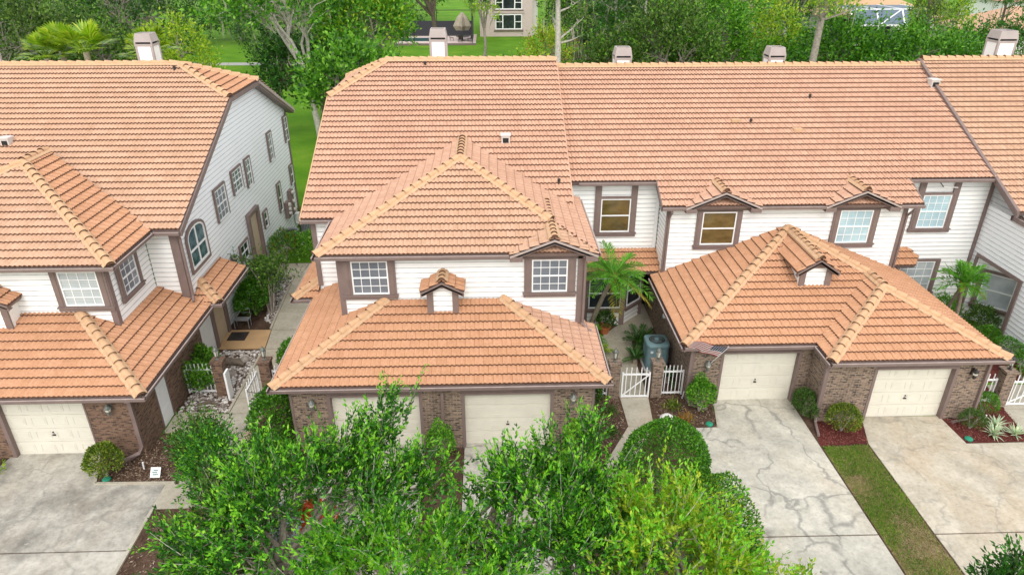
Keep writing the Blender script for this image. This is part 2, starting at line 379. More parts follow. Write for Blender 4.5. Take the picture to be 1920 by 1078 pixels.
# ------------------------------------------------------------------ relief sheets: tiles and lap siding
def convex(polys,p0,U,V):
    from mathutils.geometry import tessellate_polygon
    out=[]
    for P in polys:
        q=np.array([((np.array(p,float)-p0)@U,(np.array(p,float)-p0)@V) for p in P]); n=len(q)
        cr=[np.cross(q[(i+1)%n]-q[i],q[(i+2)%n]-q[(i+1)%n]) for i in range(n)]
        if max(cr)>1e-4 and min(cr)<-1e-4:
            for t in tessellate_polygon([[Vector((a,b,0)) for a,b in q]]): out.append([P[i] for i in t])
        else: out.append(P)
    return out
def sheet(mb,polys,p0,U,V,Nn,pitch,prof,ustep,wave,mat,su,smooth):
    p0=np.array(p0,float)
    polys=convex(polys,p0,U,V)
    for poly in polys:
        P=[np.array(p,float) for p in poly]
        q=np.array([((p-p0)@U,(p-p0)@V) for p in P])
        u0,u1=q[:,0].min()-.02,q[:,0].max()+.02; v0,v1=q[:,1].min()-.02,q[:,1].max()+.02
        j0=math.floor(v0/pitch+1e-6); j1=math.ceil(v1/pitch)
        rows=[];rm=[]
        for j in range(j0,j1):
            for dv,h,mk in prof: rows.append(((j*pitch)+dv,h)); rm.append(mk)
        if ustep: us=np.arange(math.floor(u0/ustep),math.ceil(u1/ustep)+1)*ustep
        else: us=np.array([u0,u1])
        nu=len(us)
        wv=np.array([wave(u) for u in us]) if wave else np.zeros(nu)
        vv=np.array([r[0] for r in rows]); hh=np.array([r[1] for r in rows])
        G=p0+us[None,:,None]*U+vv[:,None,None]*V+(hh[:,None,None]+wv[None,:,None])*Nn
        Q=np.stack(np.broadcast_arrays(us[None,:],vv[:,None]),-1)
        # keep faces not wholly outside the polygon
        area=0
        for i in range(len(q)): a=q[i];b=q[(i+1)%len(q)]; area+=a[0]*b[1]-b[0]*a[1]
        sg=1 if area>0 else -1
        outm=np.zeros((len(rows)-1,nu-1),bool); planes=[]
        for i in range(len(q)):
            a=q[i];b=q[(i+1)%len(q)];e=b-a
            if np.linalg.norm(e)<1e-6: continue
            nrm=np.array((e[1],-e[0]))*sg; nrm/=np.linalg.norm(nrm)
            D=(Q-a)@nrm>1e-4
            outm|=D[:-1,:-1]&D[1:,:-1]&D[:-1,1:]&D[1:,1:]
            planes.append((p0+U*a[0]+V*a[1],U*nrm[0]+V*nrm[1]))
        ii,jj=np.nonzero(~outm); fm=np.array(rm)[ii]
        F=np.stack([ii*nu+jj,ii*nu+jj+1,(ii+1)*nu+jj+1,(ii+1)*nu+jj],-1)
        used,inv=np.unique(F,return_inverse=True); F=inv.reshape(F.shape)
        me=bpy.data.meshes.new('t'); me.from_pydata(G.reshape(-1,3)[used].tolist(),[],F.tolist())
        me.polygons.foreach_set('material_index',fm.astype(np.int32)); bm=bmesh.new(); bm.from_mesh(me); bpy.data.meshes.remove(me)
        for co,no in planes:
            bmesh.ops.bisect_plane(bm,geom=bm.verts[:]+bm.edges[:]+bm.faces[:],plane_co=Vector(co),plane_no=Vector(no),clear_outer=True,dist=1e-5)
        bm.verts.index_update()
        VV=[tuple(v.co) for v in bm.verts]; FF=[[v.index for v in f.verts] for f in bm.faces]; MI=[f.material_index for f in bm.faces]; bm.free()
        A=np.array(VV)-p0
        uvs=np.stack([A@U/su[0],A@V/su[1]],-1) if len(VV) else []
        i0=len(mb.mi); ks=[mb.m(k) for k in mat]; mb.add(VV,FF,mat[0],uvs,smooth); mb.mi[i0:]=[ks[k] for k in MI]
TP=.355; TW=.15
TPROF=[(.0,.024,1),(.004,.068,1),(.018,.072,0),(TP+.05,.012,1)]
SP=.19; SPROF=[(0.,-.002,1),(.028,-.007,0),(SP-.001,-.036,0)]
def twave(u):
    t=(u/TW)%1.0
    return .040*max(0,math.sin(math.pi*min(1,t/.72)))**.75
def roof_plane(mb,polys,ea,eb,mat,deck=True):
    ea=np.array(ea,float);eb=np.array(eb,float)
    P=[np.array(p,float) for p in polys[0]]
    U=eb-ea;U/=np.linalg.norm(U)
    far=max(P,key=lambda p:abs(np.linalg.norm(np.cross(p-ea,U))))
    w=far-ea; Vv=w-(w@U)*U; Vv/=np.linalg.norm(Vv)
    if Vv[2]<0: Vv=-Vv
    Nn=np.cross(U,Vv)
    if Nn[2]<0: U=-U; Nn=-Nn
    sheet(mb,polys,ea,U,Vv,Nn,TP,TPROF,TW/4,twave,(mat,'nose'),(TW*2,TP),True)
    if deck:
        for p in polys: mb.prism([np.array(k)-Nn*.13 for k in p],Nn*.12,'brown')
def siding(mb,fr,polys,mat='siding'):
    o=np.array(fr(0,0,0),float);U=np.array(fr(1,0,0),float)-o;Nn=np.array(fr(0,1,0),float)-o;V=np.array((0,0,1.))
    P=[[o+U*s+V*z for s,z in p] for p in polys]
    sheet(mb,P,o,U,V,Nn,SP,SPROF,None,None,(mat,'lapshade'),(1,1),False)
    for p in polys: 
        q=[o+U*s+V*z-Nn*.038 for s,z in p]; mb.prism(q,-Nn*.12,mat)
def caps(mb,a,b,r=.125,seg=.40,start=True):
    a=np.array(a,float);b=np.array(b,float)         # a = low end, b = high end
    L=np.linalg.norm(b-a);d=(b-a)/L
    sd=np.cross(d,(0,0,1.));sd/=np.linalg.norm(sd);up=np.cross(sd,d)
    n=max(1,round(L/seg));sl=L/n
    K=9
    # mortar bed
    V=[];F=[]
    for e in (a,b):
        for k in range(5):
            t=math.pi*k/4; V.append(e+sd*math.cos(t)*.21+up*(math.sin(t)*.10-.03))
    for k in range(4): F.append((k,k+1,k+6,k+5))
    mb.add(V,F,'mortar',smooth=True)
    for i in range(n):
        p0=a+d*(sl*i-.03);p1=a+d*(sl*(i+1)+.04)
        V=[];F=[]
        jit=random.uniform(-.006,.006)
        for p,rr,lift in ((p0,r*1.14,.04+jit),(p1,r*.90,.004)):
            for k in range(K):
                t=math.pi*(-.08+1.16*k/(K-1)); V.append(p+sd*math.cos(t)*rr+up*(math.sin(t)*rr*.95+lift))
        for k in range(K-1): F.append((k,k+1,K+k+1,K+k))
        mb.add(V,F,'cap',smooth=True)
        Vn=V[:K]+[p+d*.05 for p in [a*.80+(p0+d*0)*.20 for a in V[:K]]]
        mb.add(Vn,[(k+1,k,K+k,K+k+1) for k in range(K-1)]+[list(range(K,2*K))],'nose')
class GP:
    def __init__(s): s.q=[]
    def build(s,name,parent):
        for a in s.q:
            m=MB(); _gutter(m,*a[0],**a[1]); m.build(name,parent)
def gutter(mb,*a,**k): mb.q.append((a,k))
def _gutter(mb,path,mat='brown',lip='gutterlip',w=.11,h=.12):
    for i,(a,b) in enumerate(zip(path[:-1],path[1:])):
        a=np.array(a,float);b=np.array(b,float)
        d=(b-a)/np.linalg.norm(b-a); sd=np.cross(d,(0,0,1.)); out=sd   # outward = right side going a->b
        e=0.
        if i+2<len(path):
            d2=np.array(path[i+2],float)-b
            if d[0]*d2[1]-d[1]*d2[0]>0: e=w+.012
        def bx(o0,o1,z0,z1,m):
            A=a;B=b+d*e
            mb.hexa([A+out*o0+(0,0,z0),B+out*o0+(0,0,z0),B+out*o1+(0,0,z0),A+out*o1+(0,0,z0),A+out*o0+(0,0,z1),B+out*o0+(0,0,z1),B+out*o1+(0,0,z1),A+out*o1+(0,0,z1)],m)
        bx(-.03,0,-.15,-.005,mat); bx(0,w,-h,-h+.012,mat); bx(w-.012,w+.002,-h+.012,-.016,mat); bx(w-.03,w+.012,-.016,-.002,lip)
# ------------------------------------------------------------------ house pieces
def window(parent,fr,s0,s1,z0,z1,pane='gl_blind',cols=3,rows=2,trim=(.2,.2,.1),sill=True,arch=0,label=None,head=None):
    g=MB(); g.lbox(fr,s0,s1,.0,.03,z0,z1,pane)
    w=g.build('window',parent)
    if label: w['label']=label
    f=MB(); t=.045
    for a,b,c,d in ((s0,s1,z0,z0+t*1.2),(s0,s1,z1-t,z1)): f.lbox(fr,a,b,.03,.065,c,d,'white')
    f.lbox(fr,s0,s0+t,.03,.064,z0+t*1.2,z1-t,'white'); f.lbox(fr,s1-t,s1,.03,.064,z0+t*1.2,z1-t,'white')
    zm=(z0+z1)/2
    f.lbox(fr,s0+t,s1-t,.03,.06,zm-.025,zm+.025,'white')
    for i in range(1,cols):
        x=s0+(s1-s0)*i/cols; f.lbox(fr,x-.011,x+.011,.03,.045,z0+t,z1-t,'white')
    for lo,hi in ((z0,zm),(zm,z1)):
        for j in range(1,rows):
            z=lo+(hi-lo)*j/rows; f.lbox(fr,s0+t,s1-t,.03,.044,z-.011,z+.011,'white')
    f.build('frame',w)
    l,r,tp=trim
    if l or r or tp:
        tp=max(tp,.04)
        k=MB()
        if l: k.lbox(fr,s0-l,s0-.001,.0,.075,z0-.02,z1+(head if head else tp),'brown'); 
        if r: k.lbox(fr,s1+.001,s1+r,.0,.075,z0-.02,z1+(head if head else tp),'brown')
        for q,sg in ((l,-1),(r,1)):
            if q>.15:
                c=(s0-q/2) if sg<0 else (s1+q/2); k.lbox(fr,c-q*.22,c+q*.22,.075,.092,z0,z1+tp-.05,'brown')
        if tp: k.lbox(fr,s0-.001,s1+.001,.0,.07,z1,z1+tp,'brown')
        k.build('surround',w)
    if sill:
        k=MB(); k.lbox(fr,s0-max(l,.03)-.05,s1+max(r,.03)+.05,.0,.13,z0-.075,z0-.021,'brown'); k.lbox(fr,s0-max(l,.03)-.02,s1+max(r,.03)+.02,.0,.09,z0-.19,z0-.075,'brown')
        k.build('sill',w)
    return w
def garage_door(parent,fr,s0,s1,z1=2.12,mat='cream'):
    d=MB(); d.lbox(fr,s0,s1,-.06,0,.01,z1,mat)
    nr=4;nc=4;H=z1/nr;Wd=(s1-s0)/nc
    for r in range(nr):
        d.lbox(fr,s0,s1,0,.022,r*H+.018,(r+1)*H-.008,mat)
        for c in range(nc):
            a=s0+c*Wd;z=r*H
            # raised panel with a stepped border
            b0,b1,b2,b3=a+.09,a+Wd-.09,z+.12,z+H-.11
            for q0,q1,q2,q3 in ((b0,b1,b2,b2+.022),(b0,b1,b3-.022,b3),(b0,b0+.022,b2+.022,b3-.022),(b1-.022,b1,b2+.022,b3-.022)): d.lbox(fr,q0,q1,.022,.034,q2,q3,mat)
            d.lbox(fr,b0+.06,b1-.06,.022,.03,b2+.06,b3-.06,mat)
    o=d.build('garage_door',parent)
    h=MB(); c=(s0+s1)/2; h.lbox(fr,c-.012,c+.012,.03,.036,.80,.92,'greymetal'); h.lbox(fr,c-.05,c+.05,.03,.06,.78,.82,'darkmetal'); h.lbox(fr,c-.015,c+.015,.03,.075,.90,.93,'darkmetal'); h.build('handle',o)
    return o
def wall_lantern(parent,fr,s,z,mat='verdigris'):
    m=MB(); m.lbox(fr,s-.06,s+.06,0,.03,z-.12,z+.12,mat); m.lbox(fr,s-.02,s+.02,.03,.16,z+.10,z+.13,mat)
    c=fr(s,.16,z); m.lathe((c[0],c[1],z-.17),[(.015,-.05),(.05,-.02),(.055,0),(.09,.23),(.12,.24),(.03,.33),(.015,.37)],mat,6,False)
    o=m.build('wall_lantern',parent)
    g=MB(); g.lathe((c[0],c[1],z-.165),[(.050,.03),(.095,.2)],'paleglass',6,False); g.build('lamp_glass',o)
    return o
def chimney(parent,x,y,z0,z1,w=.82):
    m=MB(); zb=z1-.58
    m.box(x,x+w,y,y+w,z0,zb,'siding'); o=m.build('chimney',parent)
    t=MB()
    for a in (x-.015,x+w-.095):
        for b in (y-.015,y+w-.095): t.box(a,a+.11,b,b+.11,z0,zb+.001,'taupecap')
    t.build('corner_board',o)
    k=MB(); e=.025
    k.box(x-e,x+w+e,y-e,y+w+e,zb,zb+.10,'taupecap')
    k.box(x+.06,x+w-.06,y+.06,y+w-.06,zb+.10,zb+.19,'dark')
    for a in (x-e,x+w+e-.07):
        for b in (y-e,y+w+e-.07): k.box(a,a+.07,b,b+.07,zb+.10,zb+.19,'taupecap')
    zz=zb+.19; i=.05
    B=[(x-e,y-e),(x+w+e,y-e),(x+w+e,y+w+e),(x-e,y+w+e)]; Tt=[(x+i,y+i),(x+w-i,y+i),(x+w-i,y+w-i),(x+i,y+w-i)]
    T2=[(x+i+.06,y+i+.06),(x+w-i-.06,y+i+.06),(x+w-i-.06,y+w-i-.06),(x+i+.06,y+w-i-.06)]
    V=[(a,b,zz) for a,b in B]+[(a,b,z1) for a,b in Tt]+[(a,b,z1) for a,b in T2]+[(a,b,z1-.25) for a,b in T2]
    F=[]
    for q in range(4):
        r=(q+1)%4; F+= [(q,r,r+4,q+4),(q+4,r+4,r+8,q+8),(q+8,r+8,r+12,q+12)]
    k.add(V,F,'taupecap'); k.add([V[12],V[13],V[14],V[15]],[(0,1,2,3)],'dark')
    k.build('shroud',o); return o
def downspout(parent,path,r=.06):
    m=MB(); m.tube(path,r,'brown',4,True,False); return m.build('downspout',parent)
def gable_dormer(parent,x0,x1,yf,yb,z0,ze,zp,ov=.2,fo=.2,wall=True,tile='tileC',name='dormer'):
    """small gabled dormer facing the street: wall x0..x1 at y=yf, ridge z=zp running back to yb"""
    cx=(x0+x1)/2
    m=MB(); fr=front(yf)
    if wall:
        siding(m,fr,[[(x0,z0-.3),(x1,z0-.3),(x1,ze),(x0,ze)]])
        m.prism([(x0+.02,yf+.12,z0-.3),(x0+.02,yb,z0-.3),(x0+.02,yb,ze),(x0+.02,yf+.12,ze)],(.1,0,0),'siding')
        m.prism([(x1-.02,yf+.12,z0-.3),(x1-.02,yb,z0-.3),(x1-.02,yb,ze),(x1-.02,yf+.12,ze)],(-.1,0,0),'siding')
    else: m.lbox(fr,x0+.1,x1-.1,-.05,0.0,ze-.12,ze,'brown')
    o=m.build(name,parent)
    t=MB()
    sl=(zp-ze)/((x1-x0)/2); zo=ze-sl*ov
    if wall:
        for a,b in ((x0-.012,x0+.2),(x1-.2,x1+.012)): t.lbox(fr,a,b,.0,.05,z0-.3,ze+.06,'brown')
    # pediment boards
    t.prism([fr(x0+.05,.03,ze-.02),fr(x1-.05,.03,ze-.02),fr(cx,.03,zp-.08)],(0,.03,0),'brown')
    if not wall: t.lbox(fr,x0+.3,x1-.3,.03,.06,ze+.02,ze+.07,'brown')
    for sg in (-1,1):
        e=np.array((cx+sg*((x1-x0)/2+ov),yf-fo,zo)); p=np.array((cx,yf-fo,zp))
        t.prism([e+(0,0,-.02),p+(0,0,-.02),p+(0,0,-.17),e+(0,0,-.17)],(0,.05,0),'brown')
        t.prism([e+(0,-.035,.01),p+(0,-.035,.01),p+(0,-.035,-.06),e+(0,-.035,-.06)],(0,.035,0),'gutterlip' if not wall else 'brown')
        t.prism([e+(0,.05,-.155),p+(0,.05,-.155),p+(0,fo,-.155),e+(0,fo,-.155)],(0,0,.02),'brown')
    if not wall:
        for sg in (-1,1):
            a=cx+sg*((x1-x0)/2+ov)
            t.box(min(a,a-sg*.42),max(a,a-sg*.42),yf-fo-.01,yf+.02,zo-.20,zo-.02,'brown')
    t.build('trim',o)
    r=MB()
    for sg in (-1,1):
        e0=(cx+sg*((x1-x0)/2+ov),yf-fo,zo); e1=(e0[0],yb,zo)
        roof_plane(r,[[e0,e1,(cx,yb,zp),(cx,yf-fo,zp)]],e0,e1,tile)
    caps(r,(cx,yf-fo,zp+.05),(cx,yb,zp+.05),.105,.33)
    r.build('roof',o)
    return o
def roof_vent(parent,p,w=.42,mat='ventgrey'):
    m=MB(); x,y,z=p
    m.box(x-w/2,x+w/2,y-w/2,y+w/2,z-.2,z+.2,mat); m.box(x-w/2-.04,x+w/2+.04,y-w/2-.04,y+w/2+.04,z+.2,z+.25,mat)
    m.box(x-w/2+.05,x+w/2-.05,y-w/2-.012,y-w/2,z-.08,z+.12,'dark')
    return m.build('roof_vent',parent)
def pipe(parent,p):
    m=MB(); m.tube([(p[0],p[1],p[2]-.1),(p[0],p[1],p[2]+.17)],.06,'darkmetal',8); return m.build('vent_pipe',parent)
# ================================================================== HOUSE A (left)
A_=thing('townhouse','townhouse on the left with tall white clapboard side wall and a clipped gable end','house',(-16,24,0),'attached townhouses under clay tile roofs')
w=MB()
fr=front(18.0)
for a,b in ((-24,-21.2),(-18.2,-15.62),(-12.83,-11.35)): w.lbox(fr,a,b,-.3,0,0,2.62,'brickA')
for a,b in ((-21.2,-18.2),(-15.62,-12.83)): w.lbox(fr,a,b,-.3,-.001,2.16,2.62,'brown')
w.box(-11.65,-11.351,18.3,19.35,0,2.55,'brickA'); w.box(-11.65,-11.351,20.2,23.4,0,2.55,'brickA'); w.box(-11.65,-11.351,19.35,20.2,2.05,2.55,'brickA')
w.buildc('brick_wall',A_)
for a,b in ((-21.0,-18.35),(-15.5,-12.88)): garage_door(A_,front(18.17),a,b)
j=MB()
for a,b in ((-15.62,-15.5),(-12.88,-12.83),(-21.2,-21.0),(-18.35,-18.2)): j.lbox(front(18.0),a,b,-.2,.02,0,2.16,'brown')
j.lbox(front(18.0),-15.5,-12.88,-.2,.02,2.12,2.2,'brown'); j.buildc('door_jamb',A_)
sd=MB(); sd.box(-11.42,-11.36,19.4,20.15,0.02,2.05,'white'); sd.box(-11.36,-11.345,19.36,19.42,0,2.05,'brown'); sd.box(-11.36,-11.345,20.15,20.21,0,2.05,'brown'); o=sd.build('side_door',A_)
for z in (.2,.95,1.55):
    sd=MB(); sd.box(-11.36,-11.35,19.5,20.05,z,z+.45,'white'); sd.build('panel',o)
wall_lantern(A_,front(18.0),-12.05,1.95)
# lower roof
s=.415;e=2.6
def za(x): return e+s*(-10.75-x)
r=MB()
f0=(-10.75,17.6,e);f1=(-24.5,17.6,e);k=(-13.8,20.65,e+s*3.05)
roof_plane(r,[[f1,f0,k,(-24.5,20.65,k[2])]],f1,f0,'tileC')
roof_plane(r,[[f0,(-10.75,23.7,e),(-12.65,23.7,za(-12.65)),(-12.65,20.65,za(-12.65)),k]],f0,(-10.75,24,e),'tileC')
rA=r.build('lower_roof',A_)
c=MB(); caps(c,(f0[0],f0[1],e+.05),(k[0],k[1],k[2]+.05)); c.buildc('ridge_cap',rA)
g=GP(); gutter(g,[(-24.5,17.6,e),(-10.75,17.6,e),(-10.75,23.4,e)]); g.build('gutter',A_)
# upper block
w=MB()
siding(w,front(20.6),[[(-24,3.2),(-12.6,3.2),(-12.6,5.75),(-24,5.75)]])
siding(w,rightf(-12.6),[[(20.6,3.0),(23.5,3.0),(23.5,5.8),(20.6,5.8)]])
siding(w,front(23.5),[[(-12.6,2.6),(-11.45,2.6),(-11.45,5.8),(-12.6,5.8)]])
w.buildc('upper_wall',A_)
w=MB()
siding(w,rightf(-11.45),[[(23.5,0.),(39.0,0.),(39.0,6.7),(23.5,5.8)],[(23.5,5.8),(39,6.7),(34.0,8.95),(30.35,8.85)]],'sidingcool')
w.box(-24,-11.6,38.9,39.0,0,6.6,'sidingcool')
w.buildc('side_wall',A_)
ap=(-17.0,24.95,7.8)
r=MB();u=5.75
q0=(-12.15,20.25,u);q1=(-21.9,20.25,u)
roof_plane(r,[[q1,q0,ap]],q1,q0,'tileA')
q2=(-12.15,23.3,u);rb=(-17.0,26.5,7.8)
roof_plane(r,[[q0,q2,rb,ap]],q0,q2,'tileC')
roof_plane(r,[[q1,(-21.9,23.3,u),rb,ap]],q1,(-21.9,23.3,u),'tileA')
o=r.build('upper_roof',A_)
c=MB(); caps(c,(q0[0],q0[1],u+.05),(ap[0],ap[1],ap[2]+.05)); caps(c,(q1[0],q1[1],u+.05),(ap[0],ap[1],ap[2]+.05)); caps(c,(ap[0],ap[1],ap[2]+.06),(rb[0],rb[1],rb[2]+.06)); c.buildc('ridge_cap',o)
# main roof with clipped gable
r=MB();z0=5.8
m0=(-24.5,23.2,z0);m1=(-11.15,23.2,z0);m2=(-11.15,30.35,9.02);m3=(-13.9,32.6,10.03);m4=(-24.5,32.6,10.03)
roof_plane(r,[[m0,m1,m2,m3,m4]],m0,m1,'tileA')
b2=(-11.15,34.3,9.02);b1=(-11.15,39.6,6.55);b0=(-24.5,39.6,6.55)
roof_plane(r,[[b0,b1,b2,m3,m4]],b0,b1,'tileA')
roof_plane(r,[[m2,b2,m3]],m2,b2,'tileC')
o=r.build('main_roof',A_)
c=MB(); caps(c,(m2[0],m2[1],m2[2]+.05),(m3[0],m3[1],m3[2]+.05)); caps(c,(b2[0],b2[1],b2[2]+.05),(m3[0],m3[1],m3[2]+.05)); caps(c,(-24.5,32.6,10.08),(-13.9,32.6,10.08)); c.buildc('ridge_cap',o)
t=MB()
for a,b in ((m1,m2),(b1,b2)):
    a=np.array(a)+(0.012,0,-.02);b=np.array(b)+(0.012,0,-.02); t.prism([a,b,b+(0,0,-.22),a+(0,0,-.22)],(.05,0,0),'brown')
    t.prism([a+(0,0,-.2),b+(0,0,-.2),b+(-.3,0,-.2),a+(-.3,0,-.2)],(0,0,-.02),'brown')
t.prism([np.array(m2)+(.012,0,-.02),np.array(b2)+(.012,0,-.02),np.array(b2)+(.012,0,-.2),np.array(m2)+(.012,0,-.2)],(.05,0,0),'brown')
a=np.array(b1);b=np.array(b2)
t.prism([a+(.06,0,.03),b+(.06,0,.03),b+(.06,0,-.13),a+(.06,0,-.13)],(.05,0,0),'gutterlip')
t.buildc('rake_board',A_)
g=GP(); gutter(g,[(-24.5,20.25,u),(-12.15,20.25,u),(-12.15,23.2,u),(-11.15,23.2,u)]); gutter(g,[(-11.15,39.6,6.5),(-24.5,39.6,6.5)]); g.build('gutter',A_)
t=MB()
t.lbox(front(20.6),-12.75,-12.56,-.06,.045,3.2,5.7,'brown'); t.lbox(rightf(-12.6),20.557,20.75,-.06,.045,3.1,5.7,'brown')
t.lbox(front(23.5),-11.7,-11.412,-.06,.07,2.75,5.65,'brown'); t.lbox(rightf(-11.45),23.432,23.65,-.06,.05,0,5.7,'brown')
t.lbox(rightf(-11.45),38.85,39.02,.0,.05,0,6.5,'brown')
t.lbox(front(20.6),-24,-12.6,.0,.04,5.48,5.62,'brown')
t.buildc('corner_board',A_)
downspout(A_,[(-11.3,23.25,5.62),(-11.3,23.42,5.4),(-11.3,23.42,3.1),(-11.2,23.15,2.95)])
downspout(A_,[(-11.2,17.52,2.5),(-11.40,17.93,2.25),(-11.40,17.93,.45),(-11.50,17.86,.2),(-12.0,17.55,.1)],.078)
window(A_,front(20.6),-14.12,-12.86,4.2,5.46,'gl_blind',4,2,(.24,.27,.06),label='window with white grid and a taupe surround on the front wall')
window(A_,rightf(-12.6),21.35,22.4,4.15,5.35,'gl_grey',3,2,(.22,.22,.08))
def wa(y0,y1,z0,z1,**k):
    f=1.0223; return window(A_,rightf(-11.45),y0*f,y1*f,15-(15-z0)*f,15-(15-z1)*f,**k)
wa(26.8,27.95,4.68,5.98,pane='gl_grey',cols=3,trim=(.09,.09,.09),sill=False)
wa(28.95,30.1,5.12,6.1,pane='gl_grey',cols=3,trim=(.09,.09,.09),sill=False)
wa(30.75,31.4,4.85,6.12,pane='gl_grey',cols=2,trim=(.08,.08,.08),sill=False)
wa(34.45,35.05,5.0,6.38,pane='gl_grey',cols=2,trim=(.08,.08,.08),sill=False)
wa(37.5,38.15,5.18,6.5,pane='gl_grey',cols=2,trim=(.08,.08,.08),sill=False)
wa(34.75,35.25,2.15,3.65,pane='gl_dark',cols=1,rows=1,trim=(.08,.08,.08),sill=False)
wa(37.4,37.9,2.8,3.85,pane='gl_dark',cols=1,rows=1,trim=(.08,.08,.08),sill=False)
wa(32.05,32.55,2.32,3.12,pane='gl_dark',cols=1,rows=1,trim=(.08,.08,.08),sill=False)
wa(28.35,29.35,2.1,2.9,pane='gl_dark',cols=2,rows=1,trim=(.08,.08,.08),sill=False)
wa(26.6,27.6,1.7,2.75,pane='gl_dark',cols=2,rows=1,trim=(.08,.08,.08),sill=False)
# arched window
fr=rightf(-11.45)
def arch_pts(y0,y1,z0,z1,zr,d): 
    P=[fr(y0,d,z0),fr(y1,d,z0)]
    for i in range(9):
        t=math.pi*i/8; cy=(y0+y1)/2; P.append(fr(cy+(y1-y0)/2*math.cos(t),d,z1+zr*math.sin(t)))
    return P
g=MB(); g.prism(arch_pts(24.15,25.8,3.75,4.95,.38,.0),(.03,0,0),'gl_stain'); wd=g.build('arched_window',A_)
f=MB()
for a,b in (((24.95),(25.0)),): f.lbox(fr,24.94,25.01,.03,.06,3.75,5.31,'white')
f.lbox(fr,24.17,25.78,.03,.058,4.42,4.49,'white')
P=arch_pts(24.15,25.8,3.75,4.95,.38,.03);Q=arch_pts(24.23,25.72,3.83,4.95,.31,.03);n=len(P)
for i in range(n): f.prism([P[i],P[(i+1)%n],Q[(i+1)%n],Q[i]],(.035,0,0),'white')
f.build('frame',wd)
f=MB();P=arch_pts(24.04,25.91,3.62,4.95,.50,.0);Q=arch_pts(24.15,25.8,3.75,4.95,.38,.0)
for i in range(n): f.prism([P[i],P[(i+1)%n],Q[(i+1)%n],Q[i]],(.075,0,0),'brown')
f.build('surround',wd)
# tall side entry
d=MB(); d.lbox(fr,30.6,31.75,-.02,.024,.05,3.45,'beige'); o=d.build('side_entry_door',A_)
d=MB(); d.lbox(fr,30.42,30.6,.0,.16,0,3.6,'brown'); d.lbox(fr,31.75,31.98,.0,.16,0,3.6,'brown'); d.lbox(fr,30.6,31.75,.0,.16,3.42,3.6,'brown'); d.build('surround',o)
# meters
for y,z0,z1 in ((36.3,1.2,2.1),(37.2,1.1,2.5)):
    d=MB(); d.lbox(fr,y,y+.5,.02,.2,z0,z1,'brown'); o=d.build('meter_box',A_)
    for i in range(3):
        q=MB(); q.tube([fr(y+.25,.2,z0+.25+i*(z1-z0-.4)/2),fr(y+.25,.32,z0+.25+i*(z1-z0-.4)/2)],.11,'ventgrey',10); q.build('meter',o)
d=MB(); d.lbox(fr,37.9,38.25,.02,.25,.3,.9,'white'); d.build('utility_box',A_)
wall_lantern(A_,rightf(-11.45),27.9,2.6)
# little porch roof over the front door
r=MB(); pe=2.68
p0=(-10.42,23.5,pe);p1=(-10.42,26.7,pe);p2=(-11.45,26.7,3.12);p3=(-11.45,24.55,3.12)
roof_plane(r,[[p0,p1,p2,p3]],p0,p1,'tileC'); roof_plane(r,[[(-11.45,23.5,pe),p0,p3]],(-11.45,23.5,pe),p0,'tileC')
o=r.build('porch_roof',A_); c=MB(); caps(c,(p0[0],p0[1],p0[2]+.05),(p3[0],p3[1],p3[2]+.05)); c.buildc('ridge_cap',o)
g=GP(); gutter(g,[(-11.2,23.5,pe),(-10.42,23.5,pe),(-10.42,26.7,pe)]); g.build('gutter',A_)
d=MB(); d.box(-11.45,-11.36,24.75,25.85,0.05,2.3,'beige'); o=d.build('front_door',A_)
for z0,z1 in ((.25,1.0),(1.2,2.1)):
    d=MB(); d.box(-11.36,-11.34,24.9,25.7,z0,z1,'beige'); d.build('panel',o)
d=MB(); d.box(-11.5,-11.28,24.5,24.74,0,2.6,'brown'); d.box(-11.5,-11.28,25.86,26.1,0,2.6,'brown'); d.box(-11.5,-11.28,24.5,26.1,2.3,2.6,'brown'); d.buildc('door_jamb',A_)
d=MB(); d.box(-11.6,-11.35,23.4,24.5,0,2.55,'white'); d.build('porch_wall',A_)
gable_dormer(A_,-16.75,-15.7,20.05,20.62,3.62,4.68,4.95,tile='tileC')
roof_vent(A_,(-19.17,27.58,7.85),.32); pipe(A_,(-14.0,32.15,9.9)); 
chimney(A_,-17.35,36.0,6.5,10.97); chimney(A_,-25.05,35.6,6.5,10.4)

# ================================================================== HOUSE B (centre)
B_=thing('townhouse','townhouse in the middle with two cream garage doors under a wide hipped tile roof','house',(-2,24,0),'attached townhouses under clay tile roofs')
w=MB();fr=front(18.05)
for a,b in ((-6.45,-5.32),(-2.3,-1.05),(1.92,3.2)): w.lbox(fr,a,b,-.3,0,0,2.55,'brick')
for a,b in ((-5.32,-2.3),(-1.05,1.92)): w.lbox(fr,a,b,-.3,-.001,2.16,2.55,'brown')
w.box(-6.449,-6.15,18.35,24.5,0,2.55,'brick'); w.box(2.9,3.199,18.35,22.5,0,2.55,'brick'); w.box(-6.45,-5.3,24.2,24.49,0,2.6,'brick')
w.buildc('brick_wall',B_)
for a,b in ((-5.2,-2.4),(-.95,1.82)): garage_door(B_,front(18.27),a,b)
j=MB()
for a,b in ((-5.32,-5.2),(-2.4,-2.3),(-1.05,-.95),(1.82,1.92)): j.lbox(fr,a,b,-.25,.02,0,2.16,'brown')
for a,b in ((-5.2,-2.4),(-.95,1.82)): j.lbox(fr,a,b,-.25,.02,2.12,2.2,'brown')
for a in (-6.47,3.14): j.lbox(fr,a,a+.08,-.05,.02,0,2.4,'brown')
j.buildc('door_jamb',B_)
downspout(B_,[(-1.66,17.83,2.5),(-1.66,17.97,2.3),(-1.66,17.97,.1)],.065)
wall_lantern(B_,fr,-5.76,1.95); wall_lantern(B_,fr,2.52,2.0)
r=MB();e=2.6;s=.405
a0=(-6.93,17.88,e);a1=(3.62,17.88,e);kl=(-3.66,21.15,e+s*3.27);kr=(.35,21.15,e+s*3.27)
